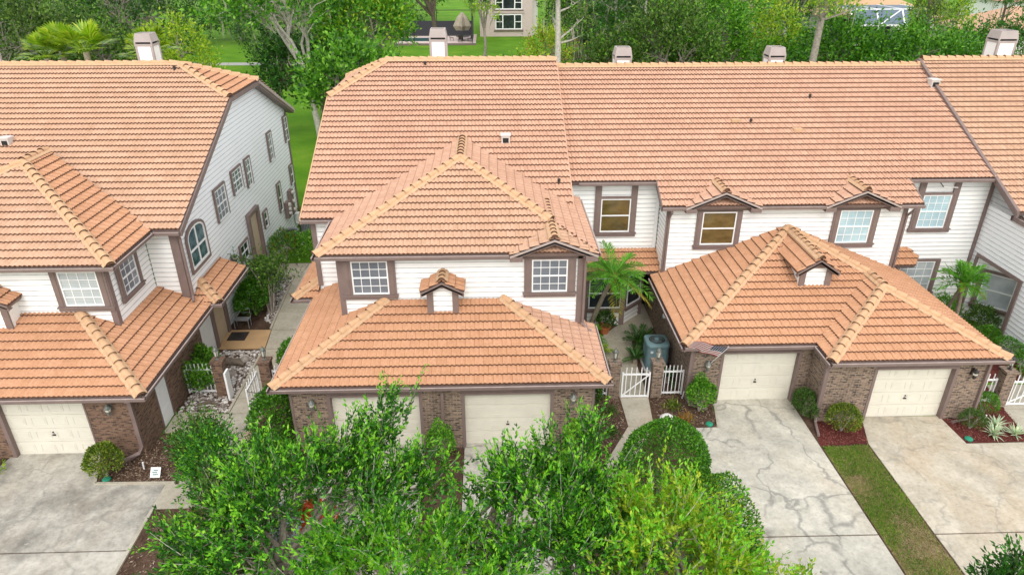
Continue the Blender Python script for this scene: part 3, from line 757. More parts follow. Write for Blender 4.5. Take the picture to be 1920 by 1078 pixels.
roof_plane(r,[[a0,a1,kr,kl]],a0,a1,'tileC')
zl=lambda x:e+s*(x+6.93)
roof_plane(r,[[a0,kl,(-5.15,21.15,zl(-5.15)),(-5.15,24.5,zl(-5.15)),(-6.93,24.5,e)]],a0,(-6.93,24.5,e),'tileC')
zr_=lambda x:e+s*(3.62-x)
roof_plane(r,[[a1,(3.62,21.5,e),(3.0,21.5,zr_(3.0)),(3.0,21.15,zr_(3.0)),kr]],a1,(3.62,21.5,e),'tileB')
oB=r.build('lower_roof',B_)
c=MB(); caps(c,(a0[0],a0[1],e+.05),(kl[0],kl[1],kl[2]+.06)); caps(c,(a1[0],a1[1],e+.05),(kr[0],kr[1],kr[2]+.06)); c.buildc('ridge_cap',oB)
g=GP(); gutter(g,[(-6.93,24.3,e),(-6.93,17.88,e),(3.62,17.88,e),(3.62,21.5,e)]); g.build('gutter',B_)
w=MB()
siding(w,front(21.15),[[(-5.2,2.9),(3.05,2.7),(3.05,5.7),(-5.2,5.7)]])
siding(w,rightf(3.05),[[(21.15,0.),(27,0.),(27,5.75),(21.15,5.75)]])
siding(w,leftf(-5.2),[[(21.15,3.0),(24.5,3.0),(24.5,5.7),(21.15,5.7)]])
siding(w,front(24.5),[[(-6.8,2.6),(-5.2,2.6),(-5.2,5.7),(-6.8,5.7)]])
siding(w,leftf(-6.8),[[(24.5,0.),(41.5,0.),(41.5,6.3),(24.5,5.7)],[(24.5,5.7),(41.5,6.3),(35.9,8.8),(30.9,8.8)]],'sidingcool')
w.box(-6.7,3.0,41.4,41.5,0,6.3,'sidingcool')
w.buildc('upper_wall',B_)
t=MB()
for x0,x1,y in ((-5.24,-5.06,21.15),(2.9,3.09,21.15),(-6.84,-6.66,24.5)): t.lbox(front(y),x0,x1,-.06,.05,2.9,5.65,'brown')
t.lbox(rightf(3.05),21.102,21.3,-.06,.046,2.6,5.65,'brown')
t.lbox(front(21.15),-5.2,3.05,.0,.05,5.44,5.62,'brown')
t.buildc('corner_board',B_)
r=MB();u=5.75;sl=.415
c0=(-5.82,20.83,u);c1=(3.5,20.83,u);ap=(-1.16,25.5,7.69);bk=(-1.16,28.45,7.69)
roof_plane(r,[[c0,c1,ap]],c0,c1,'tileA')
roof_plane(r,[[c0,ap,bk,(-5.82,24.2,u)]],c0,(-5.82,24.2,u),'tileB')
roof_plane(r,[[c1,(3.5,26.2,u),(1.9,26.2,u+.415*1.6),bk,ap]],c1,(3.5,24.2,u),'tileB')
o=r.build('upper_roof',B_)
c=MB(); caps(c,(c0[0],c0[1],u+.05),(ap[0],ap[1],ap[2]+.05)); caps(c,(2.05,22.28,6.40),(ap[0],ap[1],ap[2]+.05)); caps(c,(ap[0],ap[1],ap[2]+.06),(bk[0],bk[1],bk[2]+.06)); c.buildc('ridge_cap',o)
r=MB();sl=.465
d0=(-7.1,24.2,u);d1=(3.1,24.2,u);zt=u+sl*9.2
jl=(-7.1,30.95,u+sl*6.75);rl=(-4.78,33.4,zt);rr=(3.1,33.4,zt)
roof_plane(r,[[d0,d1,rr,rl,jl]],d0,d1,'tileB')
jb=(-7.1,35.85,jl[2]);e0=(-7.1,42.0,u+.1);e1=(3.1,42.0,u+.1)
roof_plane(r,[[e0,e1,rr,rl,jb]],e0,e1,'tileB')
roof_plane(r,[[jl,jb,rl]],jl,jb,'tileB')
o=r.build('main_roof',B_)
c=MB(); caps(c,(jl[0],jl[1],jl[2]+.05),(rl[0],rl[1],rl[2]+.05)); caps(c,(jb[0],jb[1],jb[2]+.05),(rl[0],rl[1],rl[2]+.05)); caps(c,(rl[0],rl[1],zt+.05),(rr[0],rr[1],zt+.05)); c.buildc('ridge_cap',o)
t=MB()
for p,q,dx in ((d0,jl,-.05),(d1,rr,.0),(e0,jb,-.05),(e1,rr,.0)):
    p=np.array(p)+(dx,0,.06);q=np.array(q)+(dx,0,.06); t.prism([p,q,q+(0,0,-.24),p+(0,0,-.24)],(.05,0,0),'tileB' if dx==0 else 'mortar')
t.buildc('rake_board',B_)
g=GP(); gutter(g,[(-5.9,24.0,u),(-5.82,20.83,u),(.56,20.83,u)]); gutter(g,[(3.5,20.83,u),(3.5,26.2,u)]); gutter(g,[(-7.1,24.2,u),(-5.82,24.2,u)]); g.build('gutter',B_)
# gable over the right window
gable_dormer(B_,.98,3.12,21.15,24.6,4.0,5.86,6.28,ov=.40,fo=.42,wall=False,tile='tileA',name='window_gable')
gable_dormer(B_,-2.2,-1.16,20.55,21.2,3.68,4.70,4.97,tile='tileC')
window(B_,front(21.15),-4.76,-3.53,4.2,5.44,'gl_grey',4,2,(.33,.25,.0))
window(B_,front(21.15),1.34,2.56,4.2,5.42,'gl_grey',4,2,(.26,.28,.06))
downspout(B_,[(3.15,20.78,5.62),(3.14,21.0,5.45),(3.14,21.05,3.0),(3.3,20.95,2.8),(3.45,20.9,2.72)])
# side porch roof on the left
r=MB(); pe=2.6
p0=(-7.72,23.9,pe);p1=(-7.72,27.2,pe);p2=(-6.8,27.2,3.02);p3=(-6.8,24.82,3.02)
roof_plane(r,[[p0,p1,p2,p3]],p0,p1,'tileC'); roof_plane(r,[[p0,(-6.8,23.9,pe),p3]],p0,(-6.8,23.9,pe),'tileC')
o=r.build('porch_roof',B_); c=MB(); caps(c,(p0[0],p0[1],p0[2]+.05),(p3[0],p3[1],p3[2]+.05)); c.buildc('ridge_cap',o)
g=GP(); gutter(g,[(-7.72,27.2,pe),(-7.72,23.9,pe),(-6.95,23.9,pe)],'brown','gutterlip'); g.build('gutter',B_)
d=MB()
for y in (33.6,34.4): d.box(-7.1,-6.9,y,y+.25,0,5.6,'brown')
d.buildc('post',B_)
roof_vent(B_,(.62,28.15,7.66),.34); pipe(B_,(2.65,25.83,6.55)); pipe(B_,(-2.97,33.0,9.9))
chimney(B_,-2.95,36.0,7,11.13)

# ================================================================== HOUSE C (right of centre)
C_=thing('townhouse','townhouse right of centre with two staggered garages and paired window gables','house',(12,24,0),'attached townhouses under clay tile roofs')
w=MB();f1=front(20.2);f2=front(19.05)
w.lbox(f1,6.95,7.98,-.3,0,0,2.55,'brick'); w.lbox(f1,10.82,11.25,-.3,0,0,2.55,'brick'); w.lbox(f1,7.98,10.82,-.3,-.001,2.16,2.55,'brown')
w.lbox(f2,11.2,12.83,-.3,0,0,2.55,'brick'); w.lbox(f2,15.72,16.8,-.3,0,0,2.55,'brick'); w.lbox(f2,12.83,15.72,-.3,-.001,2.16,2.55,'brown')
w.box(6.951,7.25,20.5,27.6,0,2.55,'brick'); w.box(11.201,11.5,19.35,20.2,0,2.55,'brick'); w.box(16.5,16.799,19.35,26.7,0,2.55,'brick')
w.buildc('brick_wall',C_)
garage_door(C_,front(20.42),8.07,10.74); garage_door(C_,front(19.27),12.93,15.62)
j=MB()
for fr,a,b in ((f1,7.98,8.07),(f1,10.74,10.82),(f2,12.83,12.93),(f2,15.62,15.72)): j.lbox(fr,a,b,-.25,.02,0,2.16,'brown')
j.lbox(f1,8.07,10.74,-.25,.02,2.12,2.2,'brown'); j.lbox(f2,12.93,15.62,-.25,.02,2.12,2.2,'brown')
j.lbox(f1,6.93,7.03,-.05,.02,0,2.4,'brown'); j.lbox(f2,11.18,11.28,-.05,.02,0,2.4,'brown'); j.lbox(f2,16.72,16.82,-.05,.02,0,2.4,'brown')
j.buildc('door_jamb',C_)
wall_lantern(C_,f1,7.5,1.75); wall_lantern(C_,f2,16.2,2.0,'darkmetal')
downspout(C_,[(11.16,18.86,2.5),(11.14,19.0,2.25),(11.14,19.0,.35),(11.1,18.85,.12),(10.95,18.2,.07)],.055)
downspout(C_,[(6.85,19.95,2.5),(6.88,20.12,2.3),(6.88,20.12,.4),(7.0,20.0,.12),(7.6,19.75,.08)],.055)
downspout(C_,[(16.7,18.9,2.5),(16.7,19.0,2.3),(16.7,19.0,.3),(16.5,18.9,.1),(15.9,18.8,.07)],.055)
r=MB();e=2.6;s=.41
E1=(6.53,19.95,e);E2=(11.12,19.95,e);E3=(11.12,18.82,e);E4=(17.12,18.82,e)
xm=(6.53+17.12)/2;run=xm-6.53;zc=e+s*run;yc=19.95+run
z4=e+s*3.0;x4=14.12;y4=18.82+3.0;ym=19.95+3.0
roof_plane(r,[[E1,E2,(x4,ym,z4),(xm,yc,zc)]],E1,E2,'tileC')
roof_plane(r,[[E1,(xm,yc,zc),(xm,25.45,zc),(6.53,25.45,e)]],E1,(6.53,25.45,e),'tileC')
roof_plane(r,[[E3,E4,(x4,y4,z4)]],E3,E4,'tileC')
roof_plane(r,[[E3,(x4,y4,z4),(x4,ym,z4),E2]],E3,E2,'tileC')
roof_plane(r,[[E4,(17.12,25.45,e),(xm,25.45,zc),(xm,yc,zc),(x4,ym,z4),(x4,y4,z4)]],E4,(17.12,25.45,e),'tileC')
o=r.build('lower_roof',C_)
c=MB(); caps(c,(E1[0],E1[1],e+.05),(xm,yc,zc+.05)); caps(c,(E3[0],E3[1],e+.05),(x4,y4,z4+.05)); caps(c,(E4[0],E4[1],e+.05),(x4,y4,z4+.05)); caps(c,(x4,y4,z4+.06),(x4,ym,z4+.06)); caps(c,(x4,ym,z4+.05),(xm,yc,zc+.05)); c.buildc('ridge_cap',o)
g=GP(); gutter(g,[(6.53,25.3,e),(6.53,19.95,e),(11.12,19.95,e)]); gutter(g,[(11.12,19.84,e),(11.12,18.82,e),(17.12,18.82,e),(17.12,26.4,e)]); g.build('gutter',C_)
gable_dormer(C_,11.27,12.42,22.38,25.2,3.6,4.38,4.76,tile='tileC')
w=MB()
siding(w,front(25.4),[[(6.95,2.5),(16.55,2.5),(16.55,5.75),(6.95,5.75)]])
siding(w,leftf(6.95),[[(25.4,2.4),(26.75,2.4),(26.75,6.3),(25.4,5.7)]]); siding(w,rightf(16.55),[[(25.4,0),(26.75,0),(26.75,6.3),(25.4,5.7)]])
siding(w,front(26.75),[[(3.05,2.5),(6.95,2.5),(6.95,6.35),(3.05,6.35)],[(16.55,0),(20.9,0),(20.9,6.35),(16.55,6.35)]])
w.buildc('upper_wall',C_)
t=MB()
t.lbox(front(25.4),6.91,7.08,.0,.05,2.5,5.65,'brown'); t.lbox(front(25.4),16.42,16.6,.0,.05,2.5,5.65,'brown')
t.lbox(front(25.4),6.95,16.55,.0,.04,5.5,5.64,'brown')
for a,b in ((3.1,6.95),(16.6,20.85)): t.lbox(front(26.75),a,b,.0,.05,6.16,6.30,'brown')
t.lbox(front(26.75),6.8,6.92,.0,.04,2.6,6.2,'white')
t.lbox(front(26.75),20.72,20.86,.0,.05,0,6.2,'brown')
t.buildc('corner_board',C_)
r=MB();sl=.47
h0=(6.62,25.05,5.78);h1=(16.95,25.05,5.78)
zf=lambda y:5.78+sl*(y-25.05)
zt=zf(33.4)
roof_plane(r,[[(3.15,26.35,zf(26.35)),(20.75,26.35,zf(26.35)),(20.75,33.4,zt),(3.15,33.4,zt)],[h0,h1,(16.95,26.35,zf(26.35)),(6.62,26.35,zf(26.35))]],h0,h1,'tileB')
roof_plane(r,[[(3.15,42,5.9),(20.75,42,5.9),(20.75,33.4,zt),(3.15,33.4,zt)]],(3.15,42,5.9),(20.75,42,5.9),'tileB')
o=r.build('main_roof',C_)
c=MB(); caps(c,(3.2,33.4,zt+.05),(20.7,33.4,zt+.05)); c.buildc('ridge_cap',o)
g=GP(); zg=zf(26.35); gutter(g,[(3.5,26.35,zg),(6.6,26.35,zg)]); gutter(g,[(16.98,26.35,zg),(20.7,26.35,zg)])
gutter(g,[(6.62,25.05,5.78),(7.6,25.05,5.78)]); gutter(g,[(10.4,25.05,5.78),(13.1,25.05,5.78)]); gutter(g,[(15.9,25.05,5.78),(16.98,25.05,5.78)]); g.build('gutter',C_)
w=MB(); w.box(3.2,20.8,41.3,41.5,0,6,'siding'); w.build('rear_wall',C_)
t=MB()
for x in (6.60,16.93):
    t.prism([(x,25.05,5.85),(x,26.4,zf(26.4)+.06),(x,26.4,zf(26.4)-.18),(x,25.05,5.6)],(.05,0,0),'brown')
t.buildc('rake_board',C_)
gable_dormer(C_,7.9,10.15,25.4,26.9,4,5.90,6.38,ov=.36,fo=.46,wall=False,tile='tileB',name='window_gable')
gable_dormer(C_,13.4,15.65,25.4,26.9,4,5.90,6.38,ov=.36,fo=.46,wall=False,tile='tileB',name='window_gable')
window(C_,front(25.4),8.36,9.72,4.05,5.45,'gl_brown',1,1,(.22,.22,.0),label='window with amber tinted panes')
window(C_,front(25.4),13.88,15.2,4.06,5.46,'gl_teal',4,2,(.24,.26,.0))
window(C_,front(26.75),4.51,5.74,4.1,5.56,'gl_brown',1,1,(.26,.25,.1),head=.55,label='amber tinted window above the palm')
window(C_,front(26.75),17.97,19.17,4.12,5.58,'gl_teal',4,2,(.26,.26,.1),head=.55)
window(C_,front(26.75),17.8,19.3,1.1,2.55,'gl_blind',4,2,(.2,.22,.1))
downspout(C_,[(7.02,24.98,5.6),(7.02,25.2,5.4),(7.02,25.33,5.2),(7.02,25.33,2.9)],.055)
downspout(C_,[(16.62,24.98,5.6),(16.58,25.2,5.35),(16.58,25.33,5.2),(16.58,25.33,2.8),(16.8,25.2,2.7)],.055)
# bay and recessed entry
w=MB()
bf=front(26.05); siding(w,bf,[[(3.15,0),(5.65,0),(5.65,.75),(3.15,.75)]]); 
sf=slant((5.65,26.05),(6.55,26.95))
siding(w,sf,[[(0,0),(1.27,0),(1.27,.75),(0,.75)]])
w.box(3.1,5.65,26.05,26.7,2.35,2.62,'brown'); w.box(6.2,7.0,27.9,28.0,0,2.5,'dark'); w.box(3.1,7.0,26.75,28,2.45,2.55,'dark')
w.prism([(5.65,26.06,2.35),(6.55,26.96,2.35),(6.55,27.2,2.35),(5.0,27.2,2.35)],(0,0,.27),'brown')
for p in ((3.95,26.0),(5.56,25.98),(6.5,26.9)): w.box(p[0]-.09,p[0]+.12,p[1],p[1]+.22,0,2.4,'brown')
w.buildc('bay_wall',C_)
window(C_,bf,4.1,5.5,.85,2.3,'gl_dark',1,1,(0,0,0),sill=True); window(C_,sf,.12,1.15,.85,2.3,'gl_dark',1,1,(0,0,0),sill=True)
r=MB(); v0=(3.5,25.6,2.72);v1=(7.0,25.6,2.72);v2=(7.0,26.75,3.3);v3=(4.1,26.75,3.3)
roof_plane(r,[[v0,v1,v2,v3]],v0,v1,'tileC'); r.build('bay_roof',C_)
r=MB(); v0=(16.6,25.9,2.72);v1=(17.9,25.9,2.72)
roof_plane(r,[[v0,v1,(18.2,26.3,2.95),(17.9,26.75,3.2),(16.6,26.75,3.2)]],v0,v1,'tileC'); r.build('bay_roof',C_)
roof_vent(C_,(20.45,31.94,9.1),.38)
for p in ((14.43,31.16,8.68),(11.31,29.59,7.95)): pipe(C_,p)
v=MB()
for x,y,z in ((10.66,29.73,8.02),(13.21,29.15,7.75)): v.box(x-.2,x+.2,y-.2,y+.2,z-.05,z+.07,'mortar')
v.buildc('roof_patch',C_)
chimney(C_,6.35,36.0,7,10.22); chimney(C_,14.2,36.0,7,10.2)
s_=MB(); s_.bar((19.2,26.55,5.95),(18.55,26.5,6.0),.03,.03,'white'); s_.bar((18.55,26.5,6.0),(18.35,26.5,6.2),.03,.03,'darkmetal'); s_.build('antenna',C_)

# ================================================================== HOUSE D (right edge)
D_=thing('townhouse','townhouse at the right edge with blue-white clapboard side wall and recessed corner window','house',(24,26,0),'attached townhouses under clay tile roofs')
w=MB();lf=leftf(20.85)
siding(w,lf,[[(21.0,0),(23.75,0),(23.75,5.6),(21.0,5.6)],[(23.75,2.95),(26.3,2.95),(26.3,6.1),(23.75,5.0)],[(26.3,0),(42,0),(42,5.9),(26.3,6.0)],[(24.2,5.1),(42,5.6),(33.5,9.75)]],'sidingcool')
w.box(20.95,30,41.9,42,0,5.9,'sidingcool'); siding(w,front(21.0),[[(20.85,0),(28,0),(28,5.4),(20.85,5.4)]])
w.buildc('side_wall',D_)
w=MB(); al=slant((20.85,26.3),(23.3,23.85))
siding(w,al,[[(0,0),(3.45,0),(3.45,2.95),(0,2.95)]]); w.build('alcove_wall',D_)
window(D_,al,.42,1.62,.85,2.35,'gl_pale',1,1,(.2,.22,.12),label='window set in the corner recess')
t=MB(); t.lbox(lf,23.62,23.8,.0,.06,0,3.05,'brown'); t.lbox(lf,23.8,26.4,.0,.06,2.93,3.07,'brown'); t.lbox(lf,26.28,26.42,.0,.06,0,2.93,'brown'); t.buildc('recess_trim',D_)
r=MB();sl=.49
a=(20.55,24.6,5.55);b=(31,24.6,5.55);zt=5.55+sl*8.95
roof_plane(r,[[a,b,(31,33.55,zt),(20.55,33.55,zt)]],a,b,'tileA')
roof_plane(r,[[(20.55,42.2,5.7),(31,42.2,5.7),(31,33.55,zt),(20.55,33.55,zt)]],(20.55,42.2,5.7),(31,42.2,5.7),'tileA')
o=r.build('main_roof',D_); c=MB(); caps(c,(20.6,33.55,zt+.05),(31,33.55,zt+.05)); c.buildc('ridge_cap',o)
t=MB()
for p in (a,(20.55,42.2,5.7)):
    p=np.array(p)+(-.08,0,.08);q=np.array((20.47,33.55,zt+.08)); t.prism([p,q,q+(0,0,-.3),p+(0,0,-.3)],(.09,0,0),'brown'); t.prism([p+(-.05,0,.01),q+(-.05,0,.01),q+(-.05,0,-.1),p+(-.05,0,-.1)],(.05,0,0),'brown')
t.buildc('rake_board',D_)
r=MB(); a=(20.85,20.7,5.25);b=(20.85,24.75,5.25); roof_plane(r,[[a,b,(25.5,24.75,7.2),(25.5,23.5,7.2)]],a,b,'tileA'); o=r.build('upper_roof',D_)
g=GP(); gutter(g,[(21.3,24.9,5.3),(20.72,24.9,5.3),(20.72,20.8,5.3)],h=.2); g.build('gutter',D_)
chimney(D_,25.85,36.0,7,10.95,.95)
# ================================================================== GROUND
def slab(name,polys,z0,z1,mat,kind='structure'):
    m=MB()
    for p in polys: m.prism([(x,y,z0) for x,y in p],(0,0,z1-z0),mat)
    return tag(m.build(name),kind=kind)
def flat(name,poly,z,mat):
    m=MB(); m.add([(x,y,z) for x,y in poly],[list(range(len(poly)))],mat); return tag(m.build(name),kind='structure')
m=MB(); n=24; xs=np.linspace(-420,420,n); ys=np.linspace(-60,700,n)
m.add([(x,y,0) for y in ys for x in xs],[(j*n+i,j*n+i+1,(j+1)*n+i+1,(j+1)*n+i) for j in range(n-1) for i in range(n-1)],'lawn'); tag(m.build('ground'),kind='structure')
slab('driveway',[[(-24,14.02),(-10.15,14.02),(-10.2,16.62),(-12.37,16.64),(-12.85,18.16),(-15.7,18.16),(-15.9,17.2),(-16.6,17.0),(-18.2,18.16),(-24,18.16)],[(-24,4),(-10.1,4),(-10.15,13.975),(-24,13.975)]],-.05,.03,'concA')
slab('driveway',[[(-5.4,13.5),(-2.3,13.5),(-2.3,18.25),(-5.4,18.25)],[(-5.4,4),(-2.3,4),(-2.3,13.48),(-5.4,13.48)],[(-1.0,13.5),(2.1,13.5),(2.0,18.25),(-1.0,18.25)],[(-1.0,4),(2.1,4),(2.1,13.48),(-1.0,13.48)]],-.05,.03,'concC')
slab('driveway',[[(6.95,13.95),(10.79,13.93),(10.79,20.4),(7.95,20.4),(7.72,18.82),(6.92,18.8),(6.8,16.3)],[(7.0,4),(10.77,4),(10.79,13.885),(6.95,13.905)]],-.05,.03,'concC')
slab('driveway',[[(12.42,13.9),(24,13.9),(24,17.72),(15.74,17.7),(15.68,19.2),(12.93,19.25),(12.47,17.8)],[(12.33,4),(24,4),(24,13.855),(12.42,13.855)]],-.05,.03,'concD')
slab('walkway',[[(-11.3,19.12),(-9.82,19.12),(-9.72,20.12),(-11.3,20.1)],[(-10.19,15.55),(-5.42,15.6),(-5.42,16.5),(-10.19,16.58)],[(-9.82,16.6),(-8.6,16.62),(-8.35,20.1),(-9.70,20.1)],
  [(-9.42,20.13),(-8.3,20.13),(-8.25,22.18),(-9.40,22.18)],[(-9.40,22.23),(-8.25,22.23),(-8.2,24.43),(-9.38,24.43)],[(-9.38,24.47),(-8.2,24.47),(-8.2,25.99),(-9.55,25.99)],[(-9.56,26.03),(-8.2,26.03),(-8.2,27.58),(-9.66,27.58)],[(-9.67,27.62),(-8.2,27.62),(-8.2,29.38),(-9.78,29.38)],[(-9.79,29.42),(-8.2,29.42),(-8.2,31.25),(-9.88,31.25)],[(-11.0,31.28),(-9.62,31.28),(-9.55,32.9),(-11.1,32.9)],[(-9.6,31.28),(-8.2,31.28),(-8.2,32.9),(-9.53,32.9)]],-.05,.028,'walk')
slab('walkway',[[(4.62,18.95),(5.5,18.95),(5.66,20.62),(4.62,20.62)],[(3.25,16.6),(4.15,16.6),(5.48,18.93),(4.6,18.93)],[(2.9,13.2),(3.9,13.2),(4.13,16.58),(3.23,16.58)],
  [(4.6,20.65),(5.66,20.65),(5.66,22.7),(4.53,22.7)],[(4.53,22.72),(5.66,22.72),(5.8,24.6),(4.56,25.0)],[(4.57,25.02),(5.81,24.62),(6.95,25.7),(6.95,28),(6.6,27.2)]],-.05,.028,'walk')
slab('walkway',[[(18.0,17.75),(24,17.75),(24,19.5),(18.9,19.5),(18.25,19.5)],[(18.3,19.52),(20.3,19.52),(20.5,21),(18.6,21)]],-.05,.028,'walk')
slab('patio',[[(-11.44,24.5),(-9.42,24.5),(-9.58,26.02),(-11.44,26.05)]],-.05,.034,'tanfloor')
flat('mulch_bed',[(-12.9,18.1),(-12.36,16.68),(-9.62,16.64),(-9.0,18.9),(-9.8,19.1),(-11.3,19.1),(-11.5,18.1)],.012,'mulch')
flat('mulch_bed',[(-10.3,4),(-5.35,4),(-5.35,15.65),(-10.3,15.6)],.012,'mulch')
flat('mulch_bed',[(-8.55,16.6),(-5.45,16.5),(-5.45,18.2),(-6.45,18.3),(-6.45,24.4),(-8.1,24.4),(-8.3,20)],.010,'mulch')
flat('mulch_bed',[(-2.28,4),(-1.02,4),(-1.02,18.0),(-2.28,18.0)],.012,'mulch')
flat('mulch_bed',[(2.12,4),(6.9,4),(6.75,16.3),(6.9,18.78),(7.7,18.83),(7.9,20.3),(6.95,26),(3.05,26),(3.1,18),(2.05,17.9)],.012,'mulch')
flat('mulch_bed',[(10.74,17.6),(10.98,17.6),(11.4,19),(11.25,20.2),(10.74,20.35)],.012,'mulch')
flat('red_mulch_bed',[(10.8,17.74),(12.45,17.82),(12.9,19.2),(11.2,19.1)],.016,'redmulch')
flat('red_mulch_bed',[(15.76,17.74),(17.98,17.78),(18.3,19.5),(18.6,21.2),(20.85,21.2),(20.85,26.6),(16.8,26.6),(16.8,19.1),(15.7,19.1)],.014,'redmulch')
flat('mulch_bed',[(10.7,4),(12.4,4),(12.5,17.8),(10.7,17.75)],.006,'mulch'); flat('grass_strip',[(10.85,4),(12.27,4),(12.40,17.74),(10.86,17.7)],.012,'dirtgrass')
flat('gravel_bed',[(-11.35,20.14),(-9.3,20.14),(-9.3,24.46),(-11.35,24.46)],.010,'mulch')
flat('gravel_bed',[(-11.4,26.08),(-9.4,26.06),(-9.6,31.24),(-11.4,31.24)],.010,'mulch')
flat('gravel_bed',[(-8.98,16.7),(-8.55,16.62),(-8.05,20.2),(-8.34,20.2)],.014,'mulch')
flat('soil',[(-24,4),(24,4),(24,19),(-24,18)],.003,'mulch')
flat('path',[(-200,99),(-26,97.5),(-26,99.8),(-200,102)],.02,'asphalt')
flat('mulch_bed',[(9.2,100.5),(70,98),(80,108),(9,109)],.02,'mulch')

flat('mulch_bed',[(-11.5,20.1),(-8.0,20.1),(-8.0,33.0),(-11.5,33.0)],.006,'mulch')
def inpoly(P,poly):
    x,y=P[:,0],P[:,1]; c=np.zeros(len(P),bool); n=len(poly)
    for i in range(n):
        x0,y0=poly[i];x1,y1=poly[(i+1)%n]
        if y0==y1: continue
        t=((y0>y)!=(y1>y))&(x<(x1-x0)*(y-y0)/(y1-y0)+x0); c^=t
    return c
def scatter(poly,n):
    p=np.array(poly); a=p.min(0);b=p.max(0); P=rng.uniform(a,b,(n*3,2)); P=P[inpoly(P,poly)]; return P[:n]
def quads_mesh(name,V,mat,parent=None,base=None,smooth=False):
    """V: (n,4,3) array of quads, each its own island"""
    off=np.array(base if base is not None else (root_of(parent) if parent else (0,0,0)),float)
    n=len(V); me=bpy.data.meshes.new(name)
    me.vertices.add(4*n); me.vertices.foreach_set('co',(V.reshape(-1,3)-off).ravel())
    me.loops.add(4*n); me.loops.foreach_set('vertex_index',np.arange(4*n,dtype=np.int32))
    me.polygons.add(n); me.polygons.foreach_set('loop_start',np.arange(0,4*n,4,dtype=np.int32)); 
    mats=mat if isinstance(mat,list) else [mat]
    for k in mats: me.materials.append(M[k])
    if len(mats)>1: me.polygons.foreach_set('material_index',rng.choice(len(mats),n,p=[.82]+[.18/(len(mats)-1)]*(len(mats)-1)).astype(np.int32))
    me.update(calc_edges=True); me.validate()
    return link(me,name,parent,off)
def norm(a): return a/np.maximum(np.linalg.norm(a,axis=-1,keepdims=True),1e-9)
def kites(P,D,L,Wd,Nrm=None,fat=.5):
    """leaf-shaped quads from base P along D"""
    n=len(P); D=norm(D); 
    if Nrm is None: Nrm=rng.normal(size=(n,3))
    S=norm(np.cross(D,Nrm)); L=np.broadcast_to(np.asarray(L,float).reshape(-1,1),(n,1)); Wd=np.broadcast_to(np.asarray(Wd,float).reshape(-1,1),(n,1))
    mid=P+D*L*fat
    return np.stack([P,mid+S*Wd/2,P+D*L,mid-S*Wd/2],1)
def chips(name,poly,n,size,mat,z=.015,h=.5):
    P=scatter(poly,n); n=len(P); P3=np.concatenate([P,np.full((n,1),z)+rng.uniform(0,size*h*.5,(n,1))],1)
    a=rng.uniform(0,2*np.pi,n); D=np.stack([np.cos(a),np.sin(a),rng.uniform(-.1,.35,n)],1)
    Nr=np.stack([rng.normal(0,.35,n),rng.normal(0,.35,n),np.ones(n)],1)
    return tag(quads_mesh(name,kites(P3,D,rng.uniform(.6,1.3,n)*size,rng.uniform(.4,.8,n)*size*.7,Nr),mat),kind='stuff')
def stones(name,poly,n,smin,smax,mat,z=.01):
    P=scatter(poly,n); V=[];F=[]
    base=np.array([(1,0,0),(.5,.87,.05),(-.5,.87,0),(-1,0,.05),(-.5,-.87,0),(.5,-.87,.03),(.45,.1,.55),(-.3,.35,.6),(-.2,-.4,.55)],float)
    fc=[(0,1,6),(1,7,6),(1,2,7),(2,3,7),(3,8,7),(3,4,8),(4,5,8),(5,6,8),(5,0,6),(6,7,8)]
    for x,y in P:
        s=random.uniform(smin,smax);a=random.uniform(0,6.28);c,sn=math.cos(a),math.sin(a);q=random.uniform(.6,1)
        o=len(V)
        for b in base:
            bx,by=b[0]*s*random.uniform(.85,1.15),b[1]*s*q*random.uniform(.85,1.15); V.append((x+bx*c-by*sn,y+bx*sn+by*c,z+b[2]*s*.9))
        F+=[[i+o for i in f] for f in fc]
    me=bpy.data.meshes.new(name); me.from_pydata(V,[],F); me.materials.append(M[mat]); me.update()
    o=link(me,name,None,(0,0,0)); return tag(o,kind='stuff')
chips('mulch_chips',[(-12.8,18.0),(-12.3,16.75),(-9.7,16.7),(-9.1,18.8),(-9.9,19.05),(-11.3,19.05),(-11.5,18.0)],2600,.09,'chips')
chips('mulch_chips',[(3.35,18.1),(3.3,16.8),(4.5,19),(4.55,20.5),(3.3,21)],1600,.08,'chips')
chips('mulch_chips',[(5.7,18.5),(6.9,18.85),(7.7,18.85),(7.9,20.2),(7,20.6),(5.75,20.9)],1600,.08,'chips')
chips('mulch_chips',[(-10.05,12),(-5.5,12),(-5.5,15.5),(-10.05,15.5)],1500,.09,'chips')
chips('red_mulch_chips',[(10.98,17.74),(12.43,17.84),(12.85,19.0),(11.2,19.0)],1500,.07,'redchips',.018)
chips('red_mulch_chips',[(15.8,17.78),(17.95,17.8),(18.3,19.5),(16.9,19.2),(15.75,19.0)],1900,.07,'redchips',.018)
stones('pebbles',[(-11.25,20.2),(-9.5,20.18),(-9.5,22.4),(-9.48,24.4),(-11.3,24.4)],1350,.035,.085,'pebbles')
stones('pebbles',[(-10.1,26.9),(-9.68,26.6),(-9.95,31.2),(-10.7,31.2)],700,.035,.08,'pebbles')
stones('pink_stones',[(-8.96,16.7),(-8.57,16.64),(-8.07,20.2),(-8.33,20.2)],420,.04,.08,'pinkstone')
